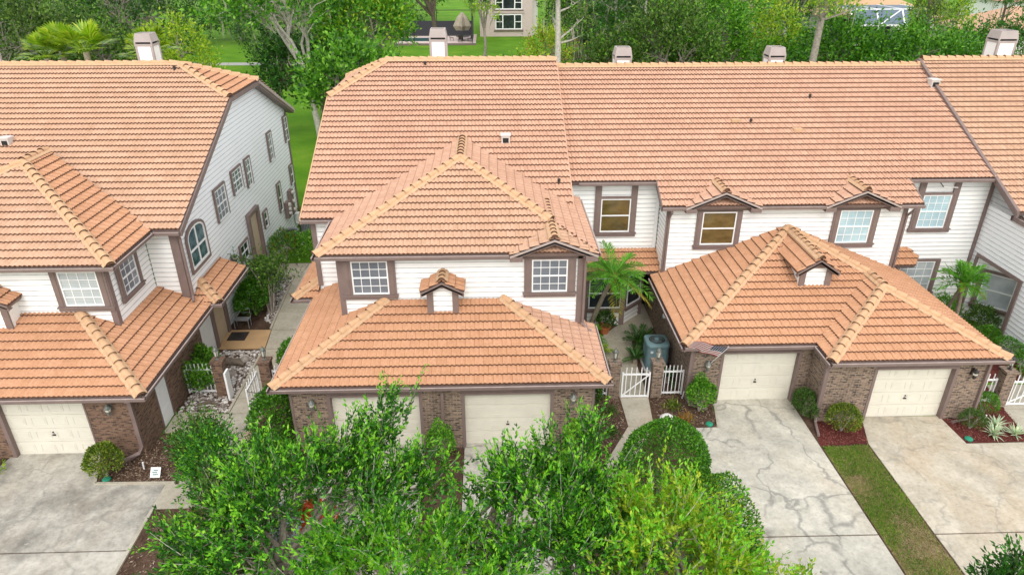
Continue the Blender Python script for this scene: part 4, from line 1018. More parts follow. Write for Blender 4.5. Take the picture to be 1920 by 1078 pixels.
# edging of the beds
for a,b,l in (((-12.92,18.1),(-12.36,16.66),'short slanted concrete edging beside the round shrub'),((-12.36,16.66),(-9.9,16.62),'straight concrete edging in front of the left mulch bed'),((-9.46,20.2),(-9.44,24.4),'concrete edging along the pebbles between pillar and porch'),((-9.62,26.1),(-9.92,31.2),'long concrete edging along the far pebble bed'),((-10.12,15.5),(-10.05,8),'concrete edging between the stained driveway and the oak bed'),((7.95,20.0),(7.72,18.86),'short concrete edging at the corner of the cracked driveway'),((-11.2,20.14),(-9.8,20.14),'concrete edging in front of the vine-covered pickets')):
    m=MB(); m.bar((a[0],a[1],.03),(b[0],b[1],.03),.09,.09,'walk'); tag(m.build('bed_edging',base=(a[0],a[1],0)),l,'edging','planting bed edging')
# lawn strip blades
def blades(name,poly,n,h,mat,clump=None):
    P=scatter(poly,n); n=len(P)
    P3=np.concatenate([P,np.full((n,1),.01)],1); D=np.stack([rng.normal(0,.55,n),rng.normal(0,.55,n),np.ones(n)],1)
    return tag(quads_mesh(name,kites(P3,D,rng.uniform(.5,1.2,n)*h,np.full(n,.022),None,.35),mat),kind='stuff')
def patchy(poly,n,f): 
    P=scatter(poly,n); v=np.sin(P[:,0]*3.1+P[:,1]*1.3)+np.sin(P[:,1]*2.2-P[:,0]*1.7+1)+np.sin(P[:,1]*.9+.6)*1.1+np.where(P[:,1]>16.3,2.2,0)
    keep=(v+rng.normal(0,.9,len(P)))>f; return P[keep],P[~keep]
def blades_at(name,P,h,mat):
    n=len(P); P3=np.concatenate([P,np.full((n,1),.01)],1); D=np.stack([rng.normal(0,.6,n),rng.normal(0,.6,n),np.ones(n)],1)
    return tag(quads_mesh(name,kites(P3,D,rng.uniform(.5,1.2,n)*h,np.full(n,.02),None,.35),mat),kind='stuff')
gs=[(10.85,8),(12.30,8),(12.42,17.74),(10.86,17.68)]
Pg,Pd=patchy(gs,32000,.45)
blades_at('grass',Pg,.09,'grassblade'); blades_at('dry_grass',Pd[::2],.06,'drygrass')

# ================================================================== SMALL THINGS
def pillar(x,y,label,mat='brick',lant='verdigris',h=1.42,w=.38,glass=True):
    t=thing('gate_pillar',label,'brick pillar',(x,y,0),'brick gate pillars')
    m=MB(); m.box(x-w/2,x+w/2,y-w/2,y+w/2,0,h,mat); m.build('shaft',t)
    m=MB(); m.box(x-w/2-.035,x+w/2+.035,y-w/2-.035,y+w/2+.035,h,h+.09,mat); m.build('cap',t)
    m=MB(); z=h+.09
    m.lathe((x,y,z),[(.07,0),(.07,.03),(.025,.05),(.025,.12),(.06,.14),(.065,.16)],lant,8)
    for k in range(6):
        a=math.pi*k/3; m.bar((x+.062*math.cos(a),y+.062*math.sin(a),z+.15),(x+.105*math.cos(a),y+.105*math.sin(a),z+.40),.014,.014,lant)
    m.lathe((x,y,z),[(.115,.39),(.12,.41),(.05,.50),(.02,.52),(.025,.55),(.008,.57)],lant,6,False)
    o=m.build('lantern',t)
    m=MB(); m.lathe((x,y,z),[(.055,.16),(.095,.39)],'paleglass',6,False); m.build('lamp_glass',o)
    return t
pillar(-9.98,21.35,'brown brick gate pillar beside the white picket panel with vines','brickA')
pillar(-8.28,21.3,'brown brick gate pillar holding the open gate leaf','brickA')
pillar(4.36,20.78,'tan brick gate pillar left of the closed white gate')
pillar(5.92,20.78,'tan brick gate pillar in front of the blue-green air conditioner')
pillar(18.2,19.85,'brick gate pillar standing in the red mulch','brick','darkmetal')
def picket(name,label,cat,a,b,h,npk,gate=False,group=None,tilt=None):
    a=np.array((*a,0.));b=np.array((*b,0.)); t=thing(name,label,cat,tuple((a+b)/2),group)
    d=b-a;L=np.linalg.norm(d);d/=L
    m=MB()
    for z in ((.12,h*.80) if not gate else (.08,h*.78)): m.bar(a+(0,0,z),b+(0,0,z),.045,.06,'white')
    for p in (a,b): m.bar(p+(0,0,.04),p+(0,0,h*.80+.06),.05,.05,'white',(1,0,0))
    m.build('rail',t)
    m=MB()
    for i in range(npk):
        p=a+d*(L*(i+.7)/(npk+.4)); m.bar(p+(0,0,.06 if not gate else .08),p+(0,0,h),.028,.028,'white',(1,0,0))
    m.build('picket',t)
    if gate:
        m=MB(); m.bar(a+d*.03+(0,0,.12),b-d*.03+(0,0,h*.76),.035,.035,'white'); m.build('brace',t)
    return t
picket('garden_gate','closed white picket gate with a diagonal brace between two tan pillars','gate',(4.66,20.66),(5.64,20.64),1.32,5,True)
picket('picket_fence','white picket panel right of the pillar by the air conditioner','fence',(6.15,20.78),(6.9,20.78),1.30,5)
picket('picket_fence','short white picket panel tucked left of the tan pillar','fence',(3.3,20.8),(4.14,20.8),1.2,4)
picket('picket_fence','white picket panel overgrown by a green vine','fence',(-11.28,21.42),(-10.2,21.42),1.30,7)
picket('garden_gate','white picket gate swung open at the left walkway','gate',(-8.62,21.2),(-8.62,20.05),1.3,5,True)
picket('picket_fence','narrow white picket panel beside the open gate pillar','fence',(-8.08,21.3),(-7.3,21.3),1.25,4)
m=MB(); m.box(-9.68,-9.61,20.9,21.25,.03,1.2,'white'); tag(m.build('gate_post',base=(-9.65,21,0)),'slim white gate post against the left brown pillar','post')
picket('picket_fence','white picket panel left of the red mulch pillar','fence',(16.95,19.95),(17.98,19.95),1.25,5)
picket('garden_gate','wide white picket gate at the right edge of the frame','gate',(18.45,19.75),(20.0,19.75),1.32,8,True)
# air conditioners
def ac_round(x,y,label,r=.40,h=.85):
    t=thing('air_conditioner',label,'air conditioner',(x,y,0),'outdoor cooling units')
    m=MB(); m.box(x-.5,x+.5,y-.5,y+.5,0.011,.09,'ventgrey'); m.build('pad',t)
    m=MB(); m.lathe((x,y,.09),[(r,0),(r,h-.06),(r+.015,h-.05),(r+.015,h),(r-.05,h),(r-.09,h-.03),(r-.09,h-.12)],'acgrey',20); o=m.build('casing',t)
    m=MB()
    for k in range(28):
        a=2*math.pi*k/28; m.bar((x+(r+.004)*math.cos(a),y+(r+.004)*math.sin(a),.12),(x+(r+.004)*math.cos(a),y+(r+.004)*math.sin(a),h),.014,.02,'dark',(1,0,0))
    m.build('grille',o)
    m=MB(); m.lathe((x,y,.09+h-.1),[(r-.1,0),(.1,.02),(.1,.06)],'dark',16); m.build('fan',t)
    return t
ac_round(-10.95,35.3,'nearer grey round condenser beside the white side wall')
ac_round(-10.5,36.9,'farther grey round condenser by the lawn corner')
t=thing('air_conditioner','tall blue-green condenser with rounded corners beside the brick courtyard wall','air conditioner',(6.33,22.75,0),'outdoor cooling units')
m=MB(); m.box(5.85,6.82,22.2,23.3,.011,.10,'ventgrey'); m.build('pad',t)
def rsq(x,y,w,z,n=6,rr=.16):
    P=[]
    for cx,cy,a0 in ((w-rr,w-rr,0),(-w+rr,w-rr,90),(-w+rr,-w+rr,180),(w-rr,-w+rr,270)):
        for k in range(n): a=R(a0+90*k/(n-1)); P.append((x+cx+rr*math.cos(a),y+cy+rr*math.sin(a),z))
    return P
def loft(m,rings,mat,smooth=True,cap=(True,True)):
    n=len(rings[0]);V=[p for r_ in rings for p in r_];F=[]
    for i in range(len(rings)-1):
        for k in range(n): F.append((i*n+k,i*n+(k+1)%n,(i+1)*n+(k+1)%n,(i+1)*n+k))
    if cap[0]: F.append(list(range(n))[::-1])
    if cap[1]: F.append([(len(rings)-1)*n+k for k in range(n)])
    m.add(V,F,mat,smooth=smooth)
x,y=6.33,22.72
m=MB(); loft(m,[rsq(x,y,.42,.10),rsq(x,y,.42,1.06)],'acblue',cap=(True,True)); o=m.build('casing',t)
m=MB()
for k in range(9):
    for jx in range(4):
        pass
for k in range(16):
    z=.18+k*.055; loft(m,[rsq(x,y,.425,z),rsq(x,y,.434,z+.012),rsq(x,y,.425,z+.03)],'acblue',cap=(False,False))
m.build('louvre',o)
m=MB(); loft(m,[rsq(x,y,.44,1.06),rsq(x,y,.45,1.10),rsq(x,y,.44,1.19),rsq(x,y,.40,1.22),],'acblue'); o2=m.build('top_cover',t)
m=MB(); m.lathe((x,y,1.222),[(.30,-.002),(.305,.012),(.27,.014)],'darkmetal',24)
for r_ in (.26,.20,.14,.08): m.lathe((x,y,1.222),[(r_,.006),(r_-.015,.02),(r_-.03,.006)],'acblue',24)
m.lathe((x,y,1.222),[(.09,.0),(.085,.05),(.02,.06)],'acblue',16); m.build('fan_grille',o2)
m=MB(); m.box(x-.30,x-.20,y-.428,y-.421,.86,.96,'white'); m.build('sticker',o)
# white vent cap on the brick wall behind it
m=MB(); m.lathe((6.87,23.9,1.5),[(.06,0),(.09,.05),(.09,.16),(.05,.2)],'white',12); m.tube([(6.95,23.9,1.6),(6.85,23.9,1.6)],.05,'white'); tag(m.build('wall_vent',base=(6.9,23.9,1.5)),'small white dryer hood on the courtyard brick wall','vent hood')
# flag
t=thing('flag','striped red, white and blue flag flying from a slanted pole at the garage corner','flag',(7.55,20.18,2.05))
pa=np.array((7.62,20.19,1.75));pb=np.array((7.88,19.5,2.82))
m=MB(); m.tube([pa,pb],.014,'white',8); m.lathe(tuple(pb+(0,0,-.02)),[(.01,0),(.03,.02),(.03,.05),(.008,.07)],'gutterlip',8); m.build('pole',t)
m=MB(); m.lathe(tuple(pa+(0,0,-.05)),[(.04,0),(.04,.1)],'darkmetal',8); m.build('bracket',t)
def flag_mat():
    m,nt,b=node_mat('flag_cloth'); uv=coord(nt,'UV'); s=nt.nodes.new('ShaderNodeSeparateXYZ'); nt.links.new(uv,s.inputs[0])
    a=nt.nodes.new('ShaderNodeMath');a.operation='MULTIPLY';a.inputs[1].default_value=6.5;nt.links.new(s.outputs[1],a.inputs[0])
    f=nt.nodes.new('ShaderNodeMath');f.operation='FRACT';nt.links.new(a.outputs[0],f.inputs[0])
    g=nt.nodes.new('ShaderNodeMath');g.operation='LESS_THAN';g.inputs[1].default_value=.5;nt.links.new(f.outputs[0],g.inputs[0])
    st=mix(nt,(.78,.77,.76),(.38,.008,.02),g.outputs[0])
    u=nt.nodes.new('ShaderNodeMath');u.operation='LESS_THAN';u.inputs[1].default_value=.4;nt.links.new(s.outputs[0],u.inputs[0])
    v=nt.nodes.new('ShaderNodeMath');v.operation='GREATER_THAN';v.inputs[1].default_value=6/13;nt.links.new(s.outputs[1],v.inputs[0])
    k=nt.nodes.new('ShaderNodeMath');k.operation='MULTIPLY';nt.links.new(u.outputs[0],k.inputs[0]);nt.links.new(v.outputs[0],k.inputs[1])
    mp=nt.nodes.new('ShaderNodeMapping');mp.inputs['Scale'].default_value=(15,13,1);nt.links.new(uv,mp.inputs[0])
    vo=N(nt,'ShaderNodeTexVoronoi',Scale=1.0,Randomness=0.0);nt.links.new(mp.outputs[0],vo.inputs['Vector'])
    sr=ramp(nt,[(.22,(.85,.85,.85)),(.26,(.01,.015,.07))],vo.outputs['Distance'])
    nt.links.new(mix(nt,st,sr.outputs[0],k.outputs[0]),b.inputs['Base Color']); b.inputs['Roughness'].default_value=.8; return m
M['flag']=flag_mat()
V=[];U=[];F=[];nu,nv=26,12
ax=(pb-pa)/np.linalg.norm(pb-pa)
for i in range(nu+1):
    for jv in range(nv+1):
        u_=i/nu;v_=jv/nv
        p=pb-ax*(.03+.72*(1-v_)*(1-.2*u_))+np.array((-.95,.06,.22))*u_*1.2+np.array((.1,-.5,.75))*.07*math.sin(u_*9+v_*1.5)*u_**.5
        V.append(p);U.append((u_,v_))
for i in range(nu):
    for jv in range(nv): F.append((i*(nv+1)+jv,(i+1)*(nv+1)+jv,(i+1)*(nv+1)+jv+1,i*(nv+1)+jv+1))
m=MB(); m.add(V,F,'flag',U,True); m.build('cloth',t)
# doormat, chair at the left porch, sign, valve lids, pot, rock
m=MB(); m.box(-11.2,-10.45,25.15,25.85,.035,.05,'mat'); o=m.build('doormat',base=(-10.8,25.5,.035)); tag(o,'charcoal doormat on the tan porch floor','doormat')
m=MB()
for i in range(7): m.tube([(-10.83+.24*math.cos(a)*(.3+.1*i),25.5+.24*math.sin(a)*(.3+.1*i),.051) for a in np.linspace(0,6.28,20)],.008,'darkmetal',4)
m.build('pattern',o)
t=thing('garden_bench','small grey metal garden bench between porch and hedge','bench',(-10.9,26.35,0))
m=MB(); 
for i in range(4): m.box(-11.2,-10.55,26.18+i*.09,26.24+i*.09,.40,.425,'greymetal')
m.build('seat',t)
m=MB(); m.tube([(-11.2,26.5,.4),(-11.2,26.56,.8),(-10.55,26.56,.8),(-10.55,26.5,.4)],.016,'greymetal',6); m.tube([(-11.2,26.54,.62),(-10.55,26.54,.62)],.012,'greymetal',6); m.build('backrest',t)
for x in (-11.18,-10.57):
    for y in (26.2,26.5):
        m=MB(); m.tube([(x,y,.012),(x,y,.41)],.016,'greymetal',6); m.build('leg',t)
t=thing('yard_sign','small white and blue yard sign leaning in the mulch by the driveway','sign',(-10.62,16.9,0))
m=MB(); m.bar((-10.62,16.92,.0),(-10.62,16.95,.2),.02,.02,'greymetal'); m.build('stake',t)
m=MB(); m.prism([(-10.75,16.82,.10),(-10.47,16.86,.06),(-10.42,16.99,.36),(-10.70,16.95,.40)],(0,.012,-.004),'white'); o=m.build('panel',t)
m=MB()
for i,(a,b) in enumerate(((.25,.8),(.2,.7),(.3,.75))):
    q=lambda u,v:np.array((-10.75,16.815,.102))+np.array((.28,.04,-.04))*u+np.array((.05,.13,.30))*v+np.array((0,-.006,.002))
    m.add([q(a,.25+i*.2),q(b,.25+i*.2),q(b,.36+i*.2),q(a,.36+i*.2)],[(0,1,2,3)],'acblue')
m.build('print',o)
def lid(x,y,label):
    m=MB(); m.lathe((x,y,.012),[(.13,0),(.13,.05),(.10,.075),(.04,.08)],'green',14); tag(m.build('valve_lid',base=(x,y,.012)),label,'valve lid','green sprinkler valve lids')
lid(-12.1,16.85,'green valve lid beside the round shrub by the left driveway'); lid(7.45,18.98,'green valve lid at the bed corner of the cracked driveway'); lid(15.95,17.92,'green valve lid in the red mulch corner')
t=thing('flower_pot','terracotta pot with a dark leafy plant by the bay window','flower pot',(4.75,25.35,0))
m=MB(); m.lathe((4.75,25.35,.012),[(.17,0),(.26,.30),(.29,.31),(.29,.37),(.25,.37),(.24,.33)],'terracotta',18); m.build('pot',t)
V=None
def ball_leaves(c,r,n,L,Wd,squash=1.0,shell=.35,up=.3,lump=.12,flat=None):
    c=np.array(c,float); d=norm(rng.normal(size=(n,3))); 
    if flat is None: d[:,2]=np.abs(d[:,2])*1.0-.25*(rng.random(n)<.35)
    d=norm(d)
    ph=rng.uniform(0,6,6); lm=1+lump*(np.sin(d[:,0]*5+ph[0])*np.sin(d[:,1]*5+ph[1])+np.sin(d[:,2]*6+ph[2])*np.sin(d[:,0]*4+ph[3]))
    rr=(1-shell*rng.random(n)**2)*lm
    P=c+d*rr[:,None]*np.array(r)
    D=d*.6+rng.normal(size=(n,3))*.75+np.array((0,0,up))
    return kites(P,D,rng.uniform(.7,1.3,n)*L,rng.uniform(.7,1.2,n)*Wd)
quads=ball_leaves((4.75,25.35,.6),(.42,.42,.38),420,.16,.07); quads_mesh('foliage',quads,'hedgedark',t)
m=MB(); m.lathe((6.0,19.15,.0),[(.24,0),(.28,.1),(.25,.22),(.15,.31),(.04,.34)],'rockwhite',14); tag(m.build('boulder',base=(6.0,19.15,0)),'rounded white boulder behind the domed hedge','boulder')
m=MB(); m.tube([(-10.9,23.2,.10),(-10.5,23.35,.16),(-10.1,23.3,.15),(-9.85,23.2,.08)],[.10,.16,.15,.06],'barkdark',8); tag(m.build('log',base=(-10.4,23.3,0)),'dark driftwood log lying on the pebbles','log')
m=MB(); m.tube([(-10.7,20.62,.06),(-10.3,20.75,.10),(-9.9,20.6,.07)],[.05,.07,.03],'barkdark',8); tag(m.build('log',base=(-10.3,20.7,0)),'thin dark branch lying below the vine-covered fence','log')
for i,(x,y) in enumerate(((-10.15,22.6),(-9.95,23.6))):
    m=MB(); m.lathe((x,y,.0),[(.16,0),(.2,.06),(.16,.15),(.05,.19)],'bark',9); tag(m.build('boulder',base=(x,y,0)),['grey stone on the pebbles nearer the fence','grey stone on the pebbles nearer the porch'][i],'boulder')
for x,y,l in ((-11.15,17.3,'white pipe stub beside the left downspout'),(17.05,18.85,'white pipe stub in the red mulch'),(6.9,20.55,'white pipe stub below the picket panel')):
    m=MB(); m.tube([(x,y,.0),(x+.03,y-.02,.32)],.025,'white',8); tag(m.build('irrigation_riser',base=(x,y,0)),l,'pipe')
# ================================================================== VEGETATION
def tipsplit(o,k,f=.68):  # young tips brighter, inner leaves darker: crown shade painted into the sprays
    n=len(o.data.polygons); i=np.arange(n)%k
    o.data.polygons.foreach_set('material_index',((i>f*k)&(rng.random(n)<.85)).astype(np.int32)); o.data.update()
def sprays(C,Dr,Ln,k,L,Wd,spread=.9,curl=.25,wob=.06):
    """k leaves along each twig (start C, direction Dr, length Ln)"""
    n=len(C); t=(np.arange(k)+.6)/k; t=t[None,:]+rng.uniform(-.4/k,.4/k,(n,k))
    P=C[:,None,:]+Dr[:,None,:]*(Ln[:,None]*t)[:,:,None]; P[:,:,2]+=curl*Ln[:,None]*t**2
    P+=rng.normal(0,wob,(n,k,3))*Ln[:,None,None]
    D=Dr[:,None,:]*.75+rng.normal(0,spread*.6,(n,k,3))+np.array((0,0,.15))
    P=P.reshape(-1,3);D=D.reshape(-1,3);m=len(P)
    return kites(P,D,rng.uniform(.65,1.3,m)*L,rng.uniform(.7,1.25,m)*Wd)
def crown_clumps(cc,cr,n,low=-.45,inner=.55):
    d=norm(rng.normal(size=(n*4,3))); d=d[d[:,2]>low][:n]
    r=inner+(1-inner)*rng.random((len(d),1))**.5
    lump=1+.16*np.sin(d[:,:1]*4.3+cc[0])*np.sin(d[:,1:2]*5.1+cc[1])
    return np.array(cc)+d*r*lump*np.array(cr)
def limbs(m,base,fork,ends,r0,bark,sub=None,wig=.25):
    base=np.array(base,float);fork=np.array(fork,float)
    mid=(base+fork)/2+np.array((random.uniform(-wig,wig),random.uniform(-wig,wig),0))*np.linalg.norm(fork-base)*.25
    m.tube([base,base+(mid-base)*.5,mid,fork],[r0*1.25,r0*1.02,r0*.92,r0*.8],bark,9)
    for e in ends:
        e=np.array(e,float); v=e-fork; L=np.linalg.norm(v)
        a=fork+v*.35+np.array((random.uniform(-.12,.12)*L,random.uniform(-.12,.12)*L,.10*L)); b=fork+v*.7+np.array((random.uniform(-.1,.1)*L,random.uniform(-.1,.1)*L,.08*L))
        m.tube([fork-(0,0,r0*.5),a,b,e],[r0*.62,r0*.42,r0*.27,r0*.08],bark,6)
    if sub is not None:
        E_=np.array(ends)
        for p in sub:
            i=np.argmin(np.linalg.norm(E_-p,axis=1)); q=fork+(E_[i]-fork)*random.uniform(.55,.9)+np.array((0,0,.05))
            mid=(q+p)/2+np.array((random.uniform(-.1,.1),random.uniform(-.1,.1),.12))*np.linalg.norm(p-q)
            m.tube([q,mid,p],[r0*.22,r0*.13,r0*.04],bark,5)
def moss_quads(C,n,lo,hi,wd=.10):
    i=rng.integers(0,len(C),n); P=C[i]+rng.normal(0,.45,(n,3)); D=np.stack([rng.normal(0,.12,n),rng.normal(0,.12,n),-np.ones(n)],1)
    return kites(P,D,rng.uniform(lo,hi,n),rng.uniform(.5,1.2,n)*wd,None,.3)
def tree(name,label,base,h,cc,cr,ncl,nsp,k,L,Wd,leaf,bark,r0,fork=.4,sl=.9,group=None,nl=6,moss=0,low=-.45,inner=.55,up=.45,lean=(0,0),twigs=False,spread=.9,sub=True,cat='tree'):
    t=thing(name,label,cat,base,group); b=np.array(base,float)
    cc=b+np.array(cc,float); C=crown_clumps(cc,cr,ncl,low,inner)
    fk=b+np.array((lean[0],lean[1],h*fork))
    ends=crown_clumps(cc,np.array(cr)*.72,nl,-.1,.7)
    m=MB(); limbs(m,b-(0,0,.1),fk,ends,r0,bark,C if sub else None)
    n=len(C)*nsp; S=np.repeat(C,nsp,0); out=norm(S-cc)
    Dr=norm(out*.7+rng.normal(0,.65,(n,3))+np.array((0,0,up))); Ln=rng.uniform(.55,1.25,n)*sl
    S=S+rng.normal(0,.22,(n,3))*sl
    if twigs:
        for i in range(0,n,2):
            a=S[i];e=a+Dr[i]*Ln[i]*.95+np.array((0,0,.22*Ln[i])); m.tube([a,(a+e)/2-(0,0,.05*Ln[i]),e],[.011,.008,.003],bark,3,False,False)
    m.build('trunk',t)
    quads_mesh('crown',sprays(S,Dr,Ln,k,L,Wd,spread),leaf,t)
    if moss: tag(quads_mesh('moss',moss_quads(C,moss,.5,1.6,.12),'moss',t),kind='stuff')
    return t
def shrub(name,label,c,r,n,L,Wd,leaf,group=None,lump=.12,shell=.35,cat='shrub',up=.3,stems=True):
    t=thing(name,label,cat,(c[0],c[1],0),group); c=np.array(c,float)
    quads_mesh('foliage',ball_leaves(c,r,n,L,Wd,1,shell,up,lump),leaf,t)
    if stems:
        m=MB()
        for i in range(6):
            a=random.uniform(0,6.28); e=c+np.array((math.cos(a)*r[0]*.6,math.sin(a)*r[1]*.6,r[2]*random.uniform(.2,.6))); m.tube([(c[0],c[1],0),((c[0]+e[0])/2,(c[1]+e[1])/2,e[2]*.6),e],[.03,.02,.008],'bark',5)
        m.build('stem',t)
    return t
# ---------------- foreground oaks
FG='oaks in front of the garages'
def fgoak(label,base,cc,cr,ncl,leaf,seed,tops=(),nsp=12,k=28,L=.11,Wd=.045):
    global rng; rng=np.random.default_rng(seed); random.seed(seed)
    t=thing('oak_tree',label,'tree',base,FG); b=np.array(base,float)
    cc=np.array(cc,float); C=crown_clumps(cc,cr,ncl,-.35,.45)
    if len(tops):
        T=np.array(tops,float); ex=[]
        for p in T:
            v=p-cc
            for f in (1,.93,.85,.76,.66,.56): ex.append(cc+v*f+rng.normal(0,.10,3)*(1.7-f))
        C=np.concatenate([C,np.array(ex)])
    fk=b+(cc-b)*np.array((.35,.35,.5)); ends=crown_clumps(cc,np.array(cr)*.75,7,-.1,.75)
    m=MB(); limbs(m,b-(0,0,.1),fk,list(ends)+[list(p) for p in tops],.14,'bark',C)
    n=len(C)*nsp; S=np.repeat(C,nsp,0); out=norm(S-cc)
    Dr=norm(out*.55+rng.normal(0,.6,(n,3))+np.array((0,0,.62))); Ln=rng.uniform(.28,.80,n); S=S+rng.normal(0,.17,(n,3))
    for i in range(0,n,3):
        a=S[i];e=a+Dr[i]*Ln[i]+np.array((0,0,.22*Ln[i])); m.tube([a,(a+e)/2-(0,0,.05*Ln[i]),e],[.009,.007,.003],'barkpale' if i%2==0 else 'bark',3,False,False)
    m.build('trunk',t)
    o=quads_mesh('crown',sprays(S,Dr,Ln,k,L,Wd,.62,.22,.035),leaf,t); tipsplit(o,k); return t
fgoak('young oak with tall spiky sprays in front of the left cream garage doors',(-5.75,12.3,0),(-4.2,10.9,3.6),(2.3,1.9,1.5),58,['oak','oakyellow'],21,[(-2.35,13.2,5.2),(-3.95,12.2,4.6),(-3.0,12.5,4.8),(-5.1,11.6,4.2),(-5.9,11.3,3.8),(-1.9,11.9,4.5),(-1.7,12.7,3.9),(-2.6,13.1,4.3),(-1.3,11.6,4.4)])
fgoak('young oak with a rounded dark green crown in front of the right cream garage door',(-1.7,11.0,0),(.85,10.6,3.7),(1.85,1.7,1.5),52,['oak','oakyellow'],22,[(2.15,12.3,4.9),(1.3,12.2,4.7),(2.6,11.6,4.3),(.2,11.5,4.6)])
fgoak('yellow-green young oak beside the cracked driveway',(4.6,9.6,0),(3.45,9.4,4.0),(1.3,1.4,1.15),36,['lime','oakyellow'],23,[(3.7,10.8,4.6),(4.4,10.0,4.3),(4.8,9.0,4.2),(2.6,10.8,4.5)])
fgoak('low bushy oak filling the bed between the two left driveways',(-7.4,11.4,0),(-6.3,11.7,2.1),(1.3,1.8,1.4),32,['olive','oak'],24,[(-6.9,13.0,3.1),(-6.1,12.9,3.1)])
fgoak('bright young oak at the bottom edge between the larger crowns',(-1.9,8.6,0),(-1.9,8.9,4.0),(2.3,1.4,1.1),42,['oakyellow','oak'],25,[(-.8,9.8,4.8),(-2.0,9.9,4.7),(-3.2,9.6,4.7)])
fgoak('dark oak with its crown just entering the lower right corner',(11.0,8.0,0),(9.85,8.15,3.75),(.95,.7,.5),26,['oakdark','oak'],26,[(9.3,8.6,3.9),(9.9,8.8,4.1)])
fgoak('thin leafy sapling by the bottom end of the cracked driveway',(5.95,9.3,0),(5.6,9.2,2.8),(.28,.28,.4),3,['oakyellow','lime'],27,[(5.85,9.35,3.1)])
fgoak('bushy oak with an even green crown right of the bottom centre',(2.4,8.4,0),(1.7,9.1,3.8),(1.6,1.3,1.1),32,['oak','oakyellow'],28,[(1.4,10.1,4.6)])
rng=np.random.default_rng(5); random.seed(5)
tree('ornamental_shrub','grey-green feathery shrub in the mulch by the left front walkway',(-8.9,16.9,0),2.0,(0,0,1.2),(.55,.6,.7),20,12,18,.12,.045,['olive','oak'],'bark',.04,.25,.5,twigs=False,cat='shrub')
tree('ornamental_shrub','wispy pale green shrub overhanging the left walkway slab',(-8.0,15.6,0),2.4,(0,0,1.6),(.8,.7,.8),26,12,18,.12,.045,['oak','oakyellow'],'bark',.04,.25,.55,twigs=False,cat='shrub')
# ---------------- hedges and shrubs near the houses
SH='clipped shrubs around the houses'
shrub('hedge','large dome-clipped green hedge between the walkway and the cracked driveway',(4.95,15.55,1.1),(1.3,1.15,1.65),11000,.085,.045,'hedge',None,.03,.12,'hedge',.2)
shrub('hedge','loose yellow-green hedge running along the left edge of the cracked driveway',(6.1,13.7,.7),(.95,1.9,1.1),7000,.10,.045,['hedge','lime'],None,.12,.3,'hedge')
shrub('hedge','ragged green hedge below the domed hedge near the bottom edge',(5.7,11.8,.9),(1.0,1.4,1.4),5500,.11,.045,['oak','lime'],None,.15,.35,'hedge')
shrub('shrub','round yellow-flecked shrub by the left brick pier',(-12.15,17.05,.55),(.55,.5,.62),3000,.085,.045,'golden',SH,.06,.2)
shrub('shrub','dark oval shrub against the brick return wall',(10.92,19.4,.45),(.40,.62,.55),2600,.07,.035,'hedgedark',SH,.08,.25)
shrub('shrub','round shrub with yellow tips in the red mulch beside the grass strip',(11.85,18.5,.5),(.56,.52,.55),3200,.07,.032,'golden',SH,.05,.2)
shrub('shrub','bright green upright bush beside the downspout left of the cracked driveway',(7.3,19.75,.6),(.5,.42,.8),2400,.09,.045,'bright',SH,.15,.35)
shrub('shrub','small dark mound in the front of the right red mulch bed',(16.35,18.5,.35),(.42,.36,.42),1900,.06,.022,'hedgedark',SH,.05,.25)
shrub('shrub','round green ball by the right picket panel',(17.25,19.25,.42),(.46,.42,.5),2200,.06,.024,'hedge',SH,.05,.2)
shrub('shrub','clipped green ball against the blue-white wall nearest the gate',(20.2,21.35,.55),(.62,.6,.62),2200,.07,.03,'hedge',SH,.05,.2)
shrub('shrub','clipped green ball against the blue-white wall in the middle',(20.2,22.5,.55),(.6,.6,.6),2200,.07,.03,'hedge',SH,.05,.2)
shrub('shrub','clipped green ball against the blue-white wall nearest the recess',(20.1,23.6,.5),(.6,.5,.55),2000,.07,.03,'hedge',SH,.05,.2)
shrub('shrub','loose leafy bush below the recessed corner window',(20.7,24.8,.6),(.65,.6,.75),1600,.12,.045,'hedgedark',SH,.2,.5)
shrub('shrub','dark cycad clump below the two slim palms',(19.6,25.9,.5),(.7,.6,.7),1300,.18,.04,'palm',SH,.2,.5)
shrub('hedge','tall leafy hedge beside the left brick wall of the middle garage',(-7.35,18.9,.75),(.75,1.3,1.1),5200,.10,.055,'hedge',None,.12,.3,'hedge')
shrub('hedge','lower spreading hedge in front of the middle house corner',(-7.0,17.0,.5),(.85,.9,.9),3600,.10,.05,['hedge','oak'],None,.15,.35,'hedge')
shrub('shrub','leafy green bush between the left walkway and the tile eave',(-7.75,22.6,.7),(.45,.75,.75),1900,.10,.055,'hedge',SH,.12,.35)
shrub('shrub','small green plant beside the walkway below the eave end',(-7.85,26.6,.35),(.25,.35,.35),420,.12,.05,'bright',SH,.2,.5)
shrub('shrub','green bush between the pier and the second cream door',(-1.72,17.35,.7),(.42,.36,.85),1700,.09,.045,'bright',SH,.15,.35)
shrub('shrub','yellow-tipped upright bush at the right corner of the middle garage',(2.65,17.35,.75),(.42,.36,.85),1900,.09,.045,['bright','lime'],SH,.12,.35)
shrub('shrub','small dark bush beside the right brick corner of the middle garage',(3.55,20.15,.4),(.32,.34,.5),1100,.10,.04,'hedgedark',SH,.15,.4)
shrub('shrub','wide clipped hedge under the little porch roof',(-10.75,27.6,.7),(.65,1.1,.95),4600,.11,.065,'hedge',SH,.1,.25)
shrub('shrub','second clipped hedge farther along the white side wall',(-10.75,29.7,.7),(.65,1.1,1.0),4000,.11,.06,'hedge',SH,.12,.3)
shrub('shrub','rounded green bush at the end of the left walkway',(-9.5,33.8,.6),(.95,.8,.8),2600,.13,.05,'bright',SH,.12,.3)
